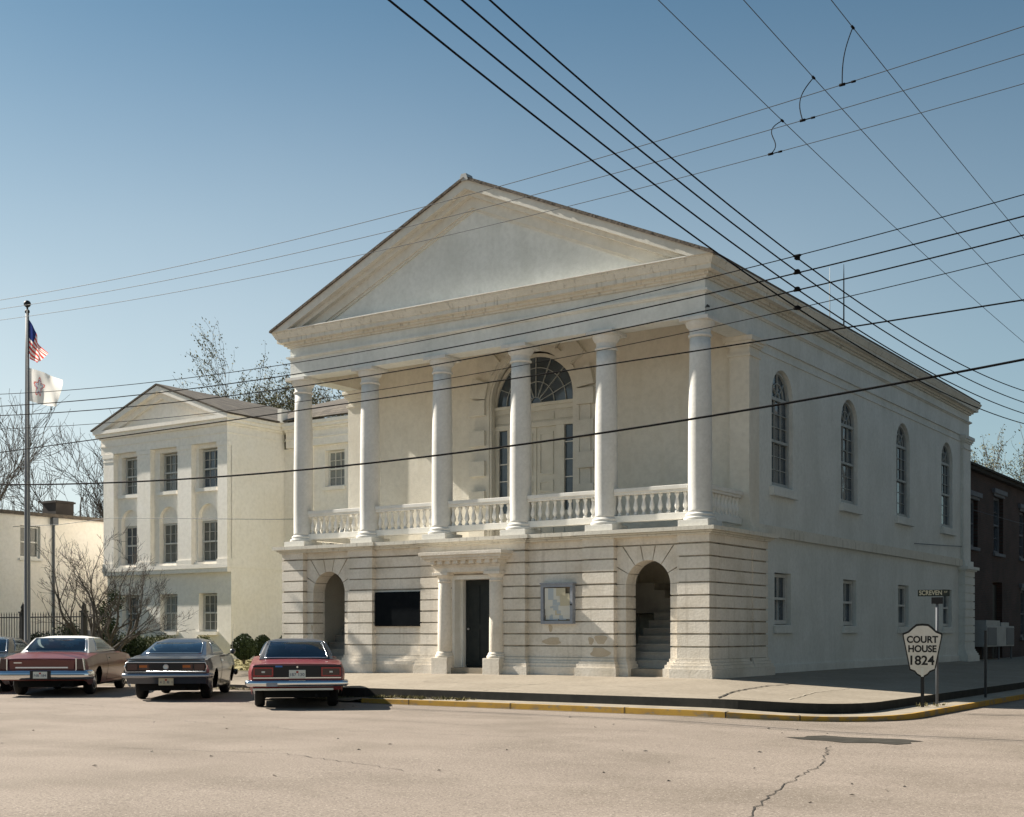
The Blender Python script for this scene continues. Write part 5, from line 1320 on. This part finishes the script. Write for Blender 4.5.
# ------------------------------------------------------------------ light, sky, camera
SUN = Vector((-1, -.128, .775)).normalized()
el = math.asin(SUN.z); az = atan2(SUN.x, SUN.y)
w = bpy.data.worlds.new('World'); S.world = w; w.use_nodes = True
nt = w.node_tree; bg = nt.nodes['Background']
sk = nt.nodes.new('ShaderNodeTexSky'); sk.sky_type = 'NISHITA'; sk.sun_disc = False
sk.sun_elevation = el; sk.sun_rotation = az; sk.altitude = 0; sk.air_density = 1.; sk.dust_density = .4; sk.ozone_density = .8
N = nt.nodes; L = nt.links
# pale air towards the horizon, stronger on the sun's side
tc = N.new('ShaderNodeTexCoord'); sx = N.new('ShaderNodeSeparateXYZ'); L.new(tc.outputs['Generated'], sx.inputs[0])
def mr(s, a, b, c, d, mode='SMOOTHSTEP'):
    r = N.new('ShaderNodeMapRange'); r.interpolation_type = mode
    for i, v in enumerate((a,b,c,d)): r.inputs[i+1].default_value = v
    L.new(s, r.inputs[0]); return r.outputs[0]
up_ = mr(sx.outputs['Z'], .0, .50, 1, 0)
dt = N.new('ShaderNodeVectorMath'); dt.operation = 'DOT_PRODUCT'; L.new(tc.outputs['Generated'], dt.inputs[0]); dt.inputs[1].default_value = SUN
sd_ = mr(dt.outputs['Value'], .1, .8, .36, 1.0)
mu = N.new('ShaderNodeMath'); mu.operation = 'MULTIPLY'; L.new(up_, mu.inputs[0]); L.new(sd_, mu.inputs[1])
mh = N.new('ShaderNodeMath'); mh.operation = 'MULTIPLY'; L.new(mu.outputs[0], mh.inputs[0]); hz = N.new('ShaderNodeTexNoise'); hz.inputs['Scale'].default_value = 2.2; hz.inputs['Detail'].default_value = 5; L.new(tc.outputs['Generated'], hz.inputs['Vector']); L.new(mr(hz.outputs['Fac'], .3, .7, .78, .96), mh.inputs[1])
ti = N.new('ShaderNodeMix'); ti.data_type = 'RGBA'; ti.blend_type = 'MULTIPLY'; ti.inputs[0].default_value = 1.; L.new(sk.outputs[0], ti.inputs[6]); ti.inputs[7].default_value = (.56,.77,.76,1)
mx = N.new('ShaderNodeMix'); mx.data_type = 'RGBA'; L.new(mh.outputs[0], mx.inputs[0]); L.new(ti.outputs[2], mx.inputs[6]); mx.inputs[7].default_value = (7.9,8.4,8.4,1)
L.new(mx.outputs[2], bg.inputs[0]); bg.inputs[1].default_value = .05
ld = bpy.data.lights.new('sun', 'SUN'); ld.energy = 5.0; ld.angle = radians(.53); ld.color = (1, .92, .80)
lo_ = bpy.data.objects.new('sun', ld); COL.objects.link(lo_); lo_.rotation_euler = (-SUN).to_track_quat('-Z', 'Y').to_euler(); lo_.location = (-20, -10, 30)
cd = bpy.data.cameras.new('camera'); cam = bpy.data.objects.new('camera', cd); COL.objects.link(cam); S.camera = cam
cam.location = (11.9026, -24.9275, 1.40); cam.rotation_euler = (pi/2, 0, radians(34.3))
cd.sensor_width = 36; cd.lens = 1278*36/1024; cd.shift_y = (633-408.5)/1024; cd.clip_end = 3000; cd.clip_start = .1
vs = S.view_settings; vs.view_transform = 'Standard'; vs.look = 'None'; vs.gamma = 1; vs.exposure = 1.16; vs.use_curve_mapping = False
S.cycles.max_bounces = 8; S.cycles.diffuse_bounces = 5; S.cycles.use_denoising = True
